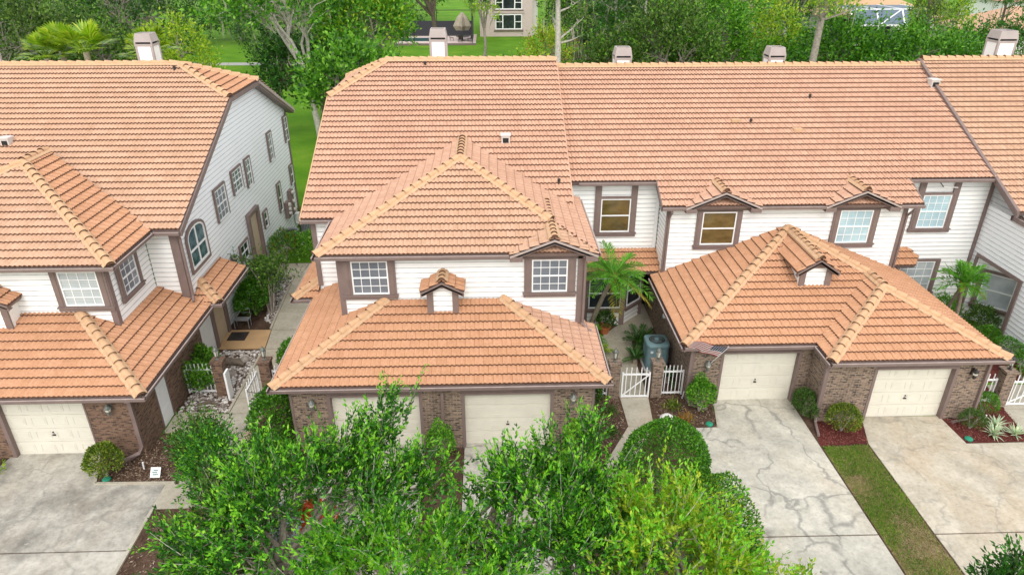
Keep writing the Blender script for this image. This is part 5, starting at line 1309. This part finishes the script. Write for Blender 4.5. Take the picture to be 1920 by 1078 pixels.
shrub('shrub','orange-tinged bush beside the white side wall',(-10.8,33.2,.7),(.75,1.0,1.0),2400,.13,.05,['hedge','orangeleaf'],SH,.2,.4)
shrub('shrub','reddish bush beside the far condenser',(-11.0,38.6,.45),(.5,.6,.6),900,.12,.05,['orangeleaf','hedge'],SH,.2,.4)
shrub('vine','green vine growing through the left picket panel',(-10.75,21.5,.5),(.62,.35,.8),2300,.11,.06,'bright',None,.25,.5,'vine')
shrub('shrub','leafy bush behind the left picket panel by the brick wall',(-10.95,22.5,.55),(.42,.5,.8),1500,.12,.06,'bright',SH,.2,.45)
for i,(x,y,l) in enumerate(((-10.6,18.5,'small green plant in the mulch below the white side door'),(-10.2,17.7,'pale spiky plant in the left mulch bed'),(-15.75,17.25,'small weed at the left edge of the stained driveway'),(4.05,19.6,'small plant in the mulch left of the short walkway'),(3.9,18.4,'green tuft lower in the mulch left of the short walkway'),(6.35,19.85,'yellow-green plant in the mulch below the white picket panel'),(6.6,19.1,'reddish low plant beside the white boulder'))):
    shrub('small_plant',l,(x,y,.12),(.26,.26,.26),170,.16,.035,['bright','olive','lime','hedgedark','hedgedark','golden','orangeleaf'][i],'small bedding plants',.3,.7,'plant',.8,False)
# red-leaved plants and pale blue flowers under the oaks
for i,(x,y,z,l) in enumerate(((-5.0,14.2,1.2,'red-leaved bush showing behind the oak sprays'),(-4.6,13.4,1.5,'red-leaved bush under the oak crown'),(-3.9,10.3,5.75,'red-leaved vine tuft near the bottom edge'))):
    if i<2: shrub('red_bush',l,(x,y,z*.6),(.5,.4,z*.6),700,.2,.07,'red','red-leaved bushes',.3,.6,'shrub')
shrub('flowering_bush','pale blue flowering bush under the oak crown',(-5.0,12.2,2.0),(.4,.35,1.3),900,.07,.06,['bluefl','hedge'],None,.2,.4,'shrub')
# ---------------- rosettes
def rosette(x,y,label,r=.42,n=46):
    t=thing('spider_plant',label,'plant',(x,y,0),'striped rosette plants')
    P=[];D=[];Q=[]
    for i in range(n):
        a=rng.uniform(0,6.28);el=rng.uniform(.15,1.2); d=np.array((math.cos(a)*math.cos(el),math.sin(a)*math.cos(el),math.sin(el))); L=r*rng.uniform(.75,1.15)
        p0=np.array((x,y,.03));p1=p0+d*L*.55;p2=p0+d*L-(0,0,.10*L*math.cos(el)); s=norm(np.cross(d,(0,0,1.)))*.024
        Q.append([p0-s*.6,p0+s*.6,p1+s,p1-s]);Q.append([p1-s,p1+s,p2+s*.1,p2-s*.1])
    quads_mesh('leaf_rosette',np.array(Q),'agave',t)
    m=MB(); m.lathe((x,y,0),[(.04,0),(.05,.05),(.02,.09)],'hedgecore' if False else 'bark',8); m.build('crown_base',t)
rosette(16.95,18.15,'pale striped rosette plant nearest the driveway in the red mulch',.46); rosette(17.35,18.62,'pale striped rosette plant at the back of the red mulch',.46); rosette(17.68,18.1,'pale striped rosette plant at the right in the red mulch',.44)
# ---------------- palms
def palm(name,label,base,top,nf,fl,leaf,old=3,tr=.10,group=None,boot=True,lw=.035,ll=.42,npair=26,droop=.75):
    t=thing(name,label,'palm',base,group); base=np.array(base,float);top=np.array(top,float)
    m=MB(); pts=[base+(top-base)*u+np.array((0,0,.10*math.sin(u*3.14)*np.linalg.norm((top-base)[:2]))) for u in np.linspace(0,1,12)]
    m.tube(pts,[tr*(1.25-.4*u)+(.006 if i%2 else 0) for i,u in enumerate(np.linspace(0,1,12))],'palmbark',10); m.build('trunk',t)
    if boot:
        m=MB()
        for k in range(9):
            a=k*2.4; d=np.array((math.cos(a),math.sin(a),0)); m.bar(top+d*tr*.6+(0,0,-.35),top+d*tr*1.7+(0,0,.10),.075,.03,'boot')
        m.build('boot',t)
    Q=[[],[]]; st=MB()
    for i in range(nf):
        a=i*2.39996+rng.uniform(-.2,.2); isold=i<old; el=rng.uniform(-.35,.1) if isold else rng.uniform(.15,1.25); L=fl*rng.uniform(.85,1.1)
        h=np.array((math.cos(a),math.sin(a),0)); ts=np.linspace(0,1,9)
        dr=droop*(1.0 if isold else 1)
        path=[top+h*L*(math.cos(el)*u)+np.array((0,0,1))*L*(math.sin(el)*u-dr*math.cos(el)*.6*u*u) for u in ts]
        st.tube(path,[.016*(1-.75*u) for u in ts],'palmold' if isold else 'palm',4,False)
        side=np.cross(h,(0,0,1.))
        for jx in range(npair):
            u=.12+.88*jx/npair; q=u*8; i0=min(int(q),7); p=path[i0]+(path[i0+1]-path[i0])*(q-i0); tan=path[i0+1]-path[i0]; tan/=np.linalg.norm(tan)
            l=ll*math.sin(math.pi*(.12+.8*u))**.7
            for sg in (-1,1):
                d=side*sg*.85+tan*.75+np.array((0,0,.28))+rng.normal(0,.10,3); d/=np.linalg.norm(d)
                s=np.cross(d,(0,0,1.)); s/=np.linalg.norm(s)+1e-6; s*=lw/2
                e=p+d*l-np.array((0,0,.16*l)); mid=p+d*l*.5
                Q[1 if isold else 0].append([p-s*.5,mid-s,e,mid+s])
    st.build('stalk',t)
    quads_mesh('frond',np.array(Q[0]),leaf,t)
    if Q[1]: o=quads_mesh('old_frond',np.array(Q[1]),'palmold',t); o['label']='yellowing lower fronds'
    return t
palm('palm_tree','feathery green palm leaning over the entry courtyard by the bay window',(4.15,25.7,0),(4.75,24.1,3.3),28,1.6,'palm',4,.085,None,True,.04,.45,28)
palm('palm_tree','slim green palm in front of the recessed corner window',(19.75,25.0,0),(19.0,24.3,2.65),20,1.15,'palm',1,.075,None,True,.04,.40,24)
m=MB(); m.tube([(19.55,25.8,0),(19.4,25.2,1.2),(19.2,24.6,2.5)],[.07,.06,.05],'palmbark',8); t=thing('palm_tree','second slimmer palm stem leaning beside the recessed window','palm',(19.55,25.8,0)); m.build('trunk',t); 
quads_mesh('frond',ball_leaves((19.15,24.55,2.6),(.7,.6,.5),200,.5,.045,1,.4,.1),'palm',t)
palm('sago_palm','dark spiky low palm between the condenser and the courtyard walk',(5.95,24.0,0),(5.95,24.0,.35),16,.85,'sago',0,.10,None,False,.03,.26,20,.4)
palm('sago_palm','second dark spiky palm in front of the condenser pad',(5.6,22.9,0),(5.6,22.9,.25),12,.65,'sago',0,.09,None,False,.03,.22,18,.5)
palm('fern_palm','green arching palm clump behind the middle garage corner',(3.75,24.4,0),(3.75,24.4,.35),16,.95,'palm',0,.08,None,False,.045,.30,18,.6)
palm('fern_palm','small yellow-green palm below the leaning palm trunk',(4.2,23.3,0),(4.2,23.3,.25),12,.65,'lime',0,.07,None,False,.045,.24,16,.6)
palm('sago_palm','small spiky palm behind the white picket panel',(6.6,21.6,0),(6.6,21.6,.25),10,.55,'sago',0,.08,None,False,.03,.2,16,.5)
# crape myrtle by the left walkway
random.seed(9); rng=np.random.default_rng(9)
t=thing('crape_myrtle','small multi-stemmed tree with sparse olive leaves beside the left walkway','tree',(-10.0,27.6,0))
m=MB();C=[]
for i in range(5):
    a=i*1.3; e=np.array((-10.0+math.cos(a)*.75-.1,28.0+math.sin(a)*.8,random.uniform(1.9,2.7))); b=np.array((-10.0+math.cos(a)*.08,27.6+math.sin(a)*.08,0)); md=(b+e)/2+np.array((math.cos(a)*-.1,math.sin(a)*-.1,.3))
    m.tube([b,b+(md-b)*.5,md,e],[.055,.045,.035,.012],'bark',6); C+= [e,e-(0.1,0,.5),md+(e-md)*.5+np.array((.2,.1,.1))]
m.build('trunk',t); C=np.array(C); n=len(C)*15; S=np.repeat(C,15,0)+rng.normal(0,.28,(n,3))
quads_mesh('crown',sprays(S,norm(rng.normal(size=(n,3))+np.array((0,0,.4))),rng.uniform(.3,.6,n),12,.12,.055),['olive','bright'],t)
# ---------------- background trees
BG='trees beyond the townhouses'
rng=np.random.default_rng(31); random.seed(31)
def bgx(px,y): return (px-960)/1290*(y*.893+5.0)+y*.0314       # where a tree line crosses a given depth
def bushy(label,px,y,h,r,leaf,bark='bark',ncl=95,group=BG,L=.30,Wd=.15,moss=0,ry=None,name='bushy_tree',zc=None):
    x=bgx(px,y); zc=zc or .52; return tree(name,label,(x,y,0),h,(0,0,h*zc),(r,ry or r*.85,h*(1.02-zc)),ncl,12,11,L,Wd,leaf,bark,.22,.3,1.5,group,6,moss,-.85,.5,.3)
bushy('broad feathery olive tree at the far left behind the left roof',45,58,12,6.2,'olive',ncl=150)
bushy('rounded olive-green tree left of the left chimney',175,62,9.6,5.0,['olive','bright'],ncl=120)
bushy('dark evergreen behind the left chimney',265,78,13,5.5,'oakdark',moss=120)
bushy('lime-green young tree right of the left chimney',352,66,8.6,2.6,'lime',ncl=50)
bushy('dense green oak far behind the lawn on the left',450,124,15,8.5,'oakdark',moss=160,ncl=110)
def bgoak(label,px,y,h,cc,cr,leaf,ncl=70,bark='bark',fork=.25,r0=.32,moss=120,lean=(0,0),nl=8,L=.34,low=-.3):
    x=bgx(px,y); return tree('oak_tree',label,(x,y,0),h,cc,cr,ncl,11,10,L,.18,leaf,bark,r0,fork,1.4,BG,nl,moss,low,.6,.25,lean)
bgoak('spreading oak with pale forked limbs between the left and middle houses',595,58,14,(-2.2,0,10.4),(4.6,3.5,2.6),['bright','oak'],46,'barkpale',.36,.27,200,(-.3,0),8)
bgoak('bright leafy oak overhanging the lawn left of the middle chimney',680,60,11,(0.6,0,8.6),(3.4,3.2,2.8),['bright','lime'],85,'bark',.3,.3,100)
bgoak('low leafy oak behind the left corner of the middle roof',665,50,9,(0,0,6.0),(2.9,2.6,2.3),['bright','oakdark'],62,'bark',.3,.25,80,(0,0),7)
bgoak('dark oak whose trunk stands behind the gap between the houses',606,60,9,(-1.6,0,4.6),(3.2,3.5,2.6),['oakdark','oak'],60,'barkdark',.5,.36,120,(.2,0),7,.32,-.6)
bgoak('oak with a dark trunk standing over the far patio',815,84,15,(0,0,10.5),(6.5,5,4.2),['oak','bright'],80,'barkdark',.5,.30,150)
bushy('yellow-green leafy tree by the pink house corner',908,104,12,2.2,['lime','oakyellow'],ncl=30,moss=170,zc=.72)
# bare-trunked pines
def pine(label,px,y,h,r0,lean=(0,0),bark='barkpale',nb=9,crown='oakdark',z0=7):
    x=bgx(px,y); t=thing('pine_tree',label,'tree',(x,y,0),BG); b=np.array((x,y,0.)); top=b+np.array((lean[0],lean[1],h))
    m=MB(); P=[b+(top-b)*u+np.array((.18*math.sin(u*5),0,0)) for u in np.linspace(0,1,10)]; m.tube(P,[r0*(1.15-.75*u) for u in np.linspace(0,1,10)],bark,10)
    C=[]
    for i in range(nb):
        u=random.uniform(z0/h,.95); p=b+(top-b)*u; a=random.uniform(0,6.28); L=random.uniform(1.4,3.4); e=p+np.array((math.cos(a)*L,math.sin(a)*L*.6,random.uniform(.3,1.8))); m.tube([p,(p+e)/2+(0,0,-.1),e],[r0*.32,r0*.2,.02],bark,5); C.append(e)
        for k in range(2):
            q=p+(e-p)*random.uniform(.4,.8); f=q+np.array((random.uniform(-1,1),random.uniform(-1,1),random.uniform(.2,1.2))); m.tube([q,f],[r0*.14,.015],bark,4); C.append(f)
    m.build('trunk',t); C=np.array(C); n=len(C)*12; S=np.repeat(C,12,0)+rng.normal(0,.4,(n,3))
    quads_mesh('crown',sprays(S,norm(rng.normal(size=(n,3))+np.array((0,0,.5))),rng.uniform(.5,1.1,n),9,.30,.10),crown,t)
    tag(quads_mesh('moss',moss_quads(C,90,.5,1.8,.12),'moss',t),kind='stuff'); return t
pine('tall pale trunk rising straight behind the roof step',1038,58,16,.30,(.3,0),'barkpale',12,['olive','oakyellow'],7.5)
pine('pale multi-branched tree right of the middle of the ridge',1182,66,15,.24,(1.6,0),'barkpale',14,['oak','olive'],5)
pine('pale branched tree leaning left of it',1176,67,13,.2,(-1.8,0),'barkpale',12,['oak','olive'],5)
pine('leaning grey trunk above the right roof',1502,55,15,.34,(1.2,0),'bark',10,['lime','oakyellow'],8.5)
pine('thin bare tree near the right roof end',1862,62,13,.16,(.2,0),'barkdark',12,['oak','olive'],5)
pine('slim crooked tree among the right background bushes',1745,80,12,.18,(-.8,0),'barkdark',12,['olive','lime'],4)
bushy('yellow-green croton mound on the lawn left of the pale trunk',990,72,4.4,2.0,['lime','olive'],ncl=40,name='bushy_shrub')
bushy('smaller yellow-green mound beside the pale trunk',1030,86,5.2,2.4,['lime','orangeleaf'],ncl=36,name='bushy_shrub')
bushy('dark bush below the pale branched trees',1095,96,10,4.2,'oakdark',moss=60)
bushy('deep green tree behind the mulch clearing',1120,112,13,6,'oakdark')
for i,(px,y) in enumerate(((1075,92),(1098,94))):
    x=bgx(px,y); t=thing('young_tree',['slender moss-hung young tree left in the mulch clearing','slender moss-hung young tree right in the mulch clearing'][i],'tree',(x,y,0),BG)
    m=MB(); m.tube([(x,y,0),(x+.3,y,2.6),(x+.1,y,5)],[.14,.10,.03],'barkpale',6); m.build('trunk',t)
    C=np.array([(x+.2,y,3.2),(x-.2,y,4.2),(x+.5,y,4.6)]); tag(quads_mesh('moss',moss_quads(C,130,.8,2.2,.18),['moss','olive'],t),kind='stuff')
bushy('feathery grey-green bush left of the second chimney',1150,62,7.4,3.0,['olive','bright'],ncl=70)
bushy('tall feathery green tree right of the second chimney',1255,60,10.4,4.0,['olive','bright'],ncl=110)
bushy('tall leafy tree in the middle of the right background',1335,63,11,4.2,['bright','hedge'],ncl=110)
bushy('yellow-tinged tree beside the leaning grey trunk',1428,66,10,3.4,['lime','bright'],ncl=80)
bushy('dark bush behind the third chimney',1465,58,6.6,2.8,['hedge','oakdark'],ncl=60)
bushy('dense dark green tree right of the leaning trunk',1570,60,9.2,3.7,['hedge','bright'],ncl=100)
bushy('dense green bush below the pool enclosure',1650,58,7.0,3.3,['hedge','oakdark'],ncl=85)
bushy('broad green tree left of the right chimney',1735,60,8.4,3.6,['hedge','bright'],ncl=100)
bushy('green bush directly left of the right chimney',1805,63,7.2,3.0,['hedge','bright'],ncl=80)
bushy('lime tree far behind the pool enclosure',1770,92,10.5,3.6,['lime','bright'],ncl=60)
bushy('dark tree behind the yellow-tinged tree',1400,84,13,5.5,'oakdark',ncl=80)
bushy('dark tree far behind the tall feathery tree',1270,88,14,6,'oakdark',ncl=80)
# fan palms behind the left roof
def fan_palm(label,px,y,h,r,nf=22,leaf='lime'):
    x=bgx(px,y); t=thing('fan_palm',label,'palm',(x,y,0),'fan palms behind the left roof')
    m=MB(); m.tube([(x,y,0),(x,y,h)],[.2,.17],'palmbark',8); m.build('trunk',t); Q=[];top=np.array((x,y,h)); st=MB()
    for i in range(nf):
        a=i*2.4;el=rng.uniform(-.1,1.3); d=np.array((math.cos(a)*math.cos(el),math.sin(a)*math.cos(el),math.sin(el))); c=top+d*r*.55; st.tube([top,c],[.03,.018],'lime',4,False)
        s=norm(np.cross(d,(0,0,1.)));u=np.cross(s,d)
        for k in range(15):
            f=(k/14-.5)*2.5; e=d*math.cos(f)+s*math.sin(f)+u*.15; L=r*.62*(1-.12*abs(f)); w=np.cross(e,u); w=w/np.linalg.norm(w)*.055; tip=c+e*L-np.array((0,0,.18*L))
            Q.append([c,c+e*L*.55+w,tip,c+e*L*.55-w])
    st.build('stalk',t); quads_mesh('frond',np.array(Q),leaf,t)
fan_palm('tall bright fan palm just left of the left chimney',215,44,9.1,1.9,28); fan_palm('lower fan palm left of the tall one',172,45,9.0,1.7,24); fan_palm('small fan palm lowest at the left',145,44,8.8,1.5,20,['lime','olive']); fan_palm('fan palm right of the left chimney',330,45,8.9,1.6,24,['lime','olive']); fan_palm('smaller fan palm tucked beside the left chimney',303,46,8.6,1.3,18,['lime','olive'])
# copies filling the distance
protos=[o for o in bpy.data.objects if o.name.startswith('bushy_tree') and o.parent is None]
far=[(-20,120,112,1.1,2),(90,118,118,1.2,4),(210,125,109,1.0,2),(330,120,121,1.1,4),(520,126,115,1.25,2),(600,105,116,1.1,4),(700,128,118,1.2,2),(760,150,113,1.3,4),(1100,150,112,1.3,2),(1190,112,117,1.1,4),(1300,118,113,1.2,2),(1380,130,119,1.15,4),(1480,118,112,1.0,2),(1560,135,118,1.0,4),(-120,70,110,1.1,0),(2010,75,112,1.0,9),(2060,110,114,1.2,2),(-60,95,117,1.2,2),(540,90,112,.9,4)]
desc=['far dark tree at the extreme left of the background','far tree behind the feathery olive tree','far tree seen over the left chimney','far tree above the lime-green young tree','far tree above the forked oak','far tree left of the lawn','far tree above the bright leafy oak','tree standing behind the far patio','tree far behind the pale straight trunk','far tree behind the pale branched trees','far tree above the second chimney','far tree above the yellow-tinged tree','far tree beside the leaning trunk','far tree left of the pool enclosure','large olive tree left of the frame edge','tree just past the right frame edge','far tree past the right frame edge','dark tree beyond the left frame edge','dark oak filling the gap above the forked oak']
for i,(px,y,_,s_,k) in enumerate(far):
    pr=protos[k%len(protos)]; dup(pr,(bgx(px,y),y,0),rng.uniform(0,6),s_,desc[i],BG)

# ================================================================== FAR HOUSES
def far_roof(m,x0,x1,y0,y1,z,pitch,mat,ov=.6):
    x0-=ov;x1+=ov;y0-=ov;y1+=ov; r=min(x1-x0,y1-y0)/2; zt=z+r*pitch
    if x1-x0>=y1-y0: A=[(x0+r,(y0+y1)/2,zt),(x1-r,(y0+y1)/2,zt)]
    else: A=[((x0+x1)/2,y0+r,zt),((x0+x1)/2,y1-r,zt)]
    B=[(x0,y0,z),(x1,y0,z),(x1,y1,z),(x0,y1,z)]
    if x1-x0>=y1-y0: F=[[B[0],B[1],A[1],A[0]],[B[1],B[2],A[1]],[B[2],B[3],A[0],A[1]],[B[3],B[0],A[0]]]
    else: F=[[B[0],B[1],A[0]],[B[1],B[2],A[1],A[0]],[B[2],B[3],A[1]],[B[3],B[0],A[0],A[1]]]
    for f in F:
        n=len(f); m.add(f,[list(range(n))],mat,[(p[0]/.6,p[1]/.35) for p in f])
    m.add([(p[0],p[1],p[2]-.05) for p in B],[(3,2,1,0)],'brown')
P_=thing('house','two-storey pink stucco house far behind the bright lawn','house',(2.5,130,0))
m=MB(); m.box(-1.6,7.6,128,142,0,8.5,'pink'); m.box(7.6,8.6,130,142,0,8.2,'pale'); m.build('wall',P_)
m=MB(); far_roof(m,-1.6,8.6,128,142,8.5,.4,'tileA'); m.build('roof',P_)
def farwin(x0,x1,z0,z1,y):
    m=MB(); m.box(x0,x1,y-.06,y,z0,z1,'gl_dark'); w=m.build('window',P_)
    m=MB(); n=3
    xs=[x0,x0+(x1-x0)*.27,x0+(x1-x0)*.73,x1]
    for x in xs: m.box(x-.09,x+.09,y-.14,y-.06,z0,z1,'white')
    for z in (z0,z1): m.box(x0-.09,x1+.09,y-.139,y-.06,z-.09,z+.09,'white')
    for a,b in ((xs[0],xs[1]),(xs[2],xs[3])): m.box(a,b,y-.13,y-.06,(z0+z1)/2-.06,(z0+z1)/2+.06,'white')
    m.build('frame',w); m=MB(); m.box(x0-.3,x1+.3,y-.25,y,z0-.3,z0-.1,'brown'); m.build('sill',w)
farwin(1.2,5.7,1.25,3.6,128); farwin(1.2,5.7,4.5,6.6,128)
m=MB(); m.box(.8,6.1,127.8,128,3.85,4.2,'pink'); m.build('band',P_)
# dark screened lanai and patio beside it
_n0=set(bpy.data.objects)
E_=thing('pool_enclosure','dark screened patio enclosure beside the pink house','enclosure',(-8,113,0))
m=MB(); m.box(-17,-3.4,108,120,.0,.25,'pink'); m.box(-17.2,-3.3,107.7,108,0,.30,'brown'); m.build('deck',E_)
m=MB(); m.box(-4.0,-3.9,108.3,118.4,.25,6.5,'screen'); m.box(-17,-4,119,119.1,.25,2.6,'screen'); m.build('screen',E_)
m=MB()
for x in (-17,-13.2,-9.5): m.box(x-.06,x+.06,108,108.12,.25,5.2,'darkmetal')
for z in (1.4,5.2): m.box(-17,-4,108,108.1,z,z+.1,'darkmetal')
m.build('frame',E_)
m=MB(); m.box(-16.5,-9.6,111,115,.26,.30,'water'); m.build('pool',E_)
t=thing('patio_umbrella','folded beige patio umbrella on the far screened deck','umbrella',(-5.6,112,.25))
m=MB(); m.lathe((-5.6,112,.25),[(.25,0),(.05,.1),(.05,1.2)],'darkmetal',8); m.build('pole',t)
V=[];F=[]; 
for j,(r,z) in enumerate(((1.05,1.6),(1.5,2.3),(.85,3.6),(.05,4.4))):
    for k in range(12):
        a=k*math.pi/6; q=r*(1.15 if k%2 else .75); V.append((-5.6+q*math.cos(a),112+q*math.sin(a),z+.25))
for j in range(3):
    for k in range(12): F.append((j*12+k,j*12+(k+1)%12,(j+1)*12+(k+1)%12,(j+1)*12+k))
m=MB(); m.add(V,F,'canvas'); m.build('canopy',t)
t=thing('patio_table','round dark patio table under the folded umbrella','table',(-5.6,111.6,.25)); m=MB(); m.lathe((-5.6,111.6,.9),[(1.1,0),(1.1,.08)],'darkmetal',16); m.build('tabletop',t); m=MB(); m.lathe((-5.6,111.6,.25),[(.4,0),(.08,.1),(.08,.65)],'darkmetal',8); m.build('pedestal',t)
def pchair(label,x,y,a):
    t=thing('patio_chair',label,'chair',(x,y,.25),'patio chairs on the far deck'); c,s=math.cos(a),math.sin(a)
    q=lambda u,v,z:(x+u*c-v*s,y+u*s+v*c,z+.25)
    m=MB(); m.hexa([q(-.3,-.3,.42),q(.3,-.3,.42),q(.3,.3,.42),q(-.3,.3,.42),q(-.3,-.3,.48),q(.3,-.3,.48),q(.3,.3,.48),q(-.3,.3,.48)],'darkmetal'); m.build('seat',t)
    m=MB(); m.hexa([q(-.3,.26,.48),q(.3,.26,.48),q(.3,.32,.48),q(-.3,.32,.48),q(-.3,.36,1.05),q(.3,.36,1.05),q(.3,.40,1.05),q(-.3,.40,1.05)],'darkmetal'); m.build('backrest',t)
    for u in (-.26,.26):
        for v in (-.26,.26): m=MB(); m.bar(q(u,v,0),q(u,v,.42),.05,.05,'darkmetal'); m.build('leg',t)
pchair('dark patio chair left of the folded umbrella',-7.4,111.5,1.57); pchair('dark patio chair right of the folded umbrella',-4.4,110.6,-1.2); pchair('dark patio chair in front of the folded umbrella',-5.9,109.6,3.14)
for o in set(bpy.data.objects)-_n0:
    if o.parent is None: o.location.x+=1.2; o.location.y+=9
# right: pool cage and roofs
K_=thing('pool_enclosure','pale framed pool enclosure among the trees on the right','enclosure',(61,110,0))
m=MB()
for x in (54.5,58.5,62.5,66.5):
    m.box(x-.12,x+.12,108,108.2,0,3.6,'white'); m.bar((x,108.1,3.6),(x+1.2,112,5.6),.2,.2,'white'); m.bar((x+1.2,112,5.6),(x+1.2,120,5.6),.2,.2,'white')
for z in (.9,3.6): m.box(54.5,66.5,108,108.22,z,z+.2,'white')
m.bar((55.7,112,5.6),(67.7,112,5.6),.2,.2,'white'); m.bar((58.5,108.1,3.6),(63.7,112,5.6),.16,.16,'white')
m.build('frame',K_)
m=MB(); m.add([(54.5,108.15,3.65),(66.5,108.15,3.65),(67.7,112,5.62),(55.7,112,5.62)],[(0,1,2,3)],'bluescreen'); m.add([(55.7,112,5.62),(67.7,112,5.62),(67.7,120,5.62),(55.7,120,5.62)],[(0,1,2,3)],'bluescreen'); m.add([(54.5,119,0),(66.5,119,0),(66.5,119,3.6),(54.5,119,3.6)],[(0,1,2,3)],'screen'); m.build('screen',K_)
def farhouse(label,x0,x1,y0,y1,h,tile,wall='pale'):
    t=thing('house',label,'house',((x0+x1)/2,(y0+y1)/2,0)); m=MB(); m.box(x0,x1,y0,y1,0,h,wall); m.build('wall',t)
    m=MB(); far_roof(m,x0,x1,y0,y1,h,.42,tile); m.build('roof',t)
    for k in range(3):
        a=x0+(x1-x0)*(.15+.28*k); m=MB(); m.box(a,a+1.6,y0-.06,y0,1.0,2.4,'gl_dark'); w=m.build('window',t); m=MB(); m.box(a-.1,a+1.7,y0-.1,y0,.85,1.0,'white'); m.box(a-.1,a+1.7,y0-.1,y0,2.4,2.52,'white'); m.build('frame',w)
    return t
farhouse('low house with a terracotta roof behind the right chimney',73,92,104,118,2.9,'tileA')
farhouse('pale-roofed house behind the pool enclosure',57,76,121,134,3.6,'mortar')
farhouse('white house glimpsed at the upper right corner',91,104,128,140,5.5,'tileA','white')
farhouse('house hidden among trees behind the right ridge',36,52,125,136,3.4,'tileA')

# ================================================================== LIGHT, SKY, CAMERA
W=bpy.data.worlds.new('World'); sc.world=W; W.use_nodes=True
nt=W.node_tree; bg=nt.nodes['Background']
SUN_EL,SUN_AZ=46,180          # degrees; azimuth measured clockwise from +Y
sky=nt.nodes.new('ShaderNodeTexSky'); sky.sky_type='NISHITA'; sky.sun_disc=False; sky.sun_elevation=R(SUN_EL); sky.sun_rotation=R(SUN_AZ)
sky.air_density=1.0; sky.dust_density=3.0; sky.ozone_density=1.0
cl=nt.nodes.new('ShaderNodeHueSaturation'); cl.inputs['Saturation'].default_value=.30; nt.links.new(sky.outputs[0],cl.inputs['Color'])   # thin bright cloud greys the blue
mx=nt.nodes.new('ShaderNodeMix'); mx.data_type='RGBA'; mx.inputs[0].default_value=.55; nt.links.new(cl.outputs[0],mx.inputs[6]); mx.inputs[7].default_value=(7.4,7.45,7.6,1)   # even cloud cover
nt.links.new(mx.outputs[2],bg.inputs[0]); bg.inputs[1].default_value=.15
L=bpy.data.lights.new('sun','SUN'); L.energy=.6; L.angle=R(28); L.color=(1,.95,.88)
so=bpy.data.objects.new('sun',L); COL.objects.link(so)
az=R(SUN_AZ);el=R(SUN_EL); dirv=Vector((math.sin(az)*math.cos(el),math.cos(az)*math.cos(el),math.sin(el)))
so.rotation_euler=dirv.to_track_quat('Z','Y').to_euler(); so.location=(0,-20,60)
cam=bpy.data.cameras.new('camera'); co=bpy.data.objects.new('camera',cam); COL.objects.link(co)
cam.sensor_width=36; cam.lens=1290/1920*36; cam.clip_start=.1; cam.clip_end=2000
co.location=(0,0,15); co.rotation_euler=(R(90-26.7),0,R(-1.8)); sc.camera=co
sc.view_settings.view_transform='Standard'; sc.view_settings.look='None'; sc.view_settings.exposure=.80; sc.view_settings.gamma=1
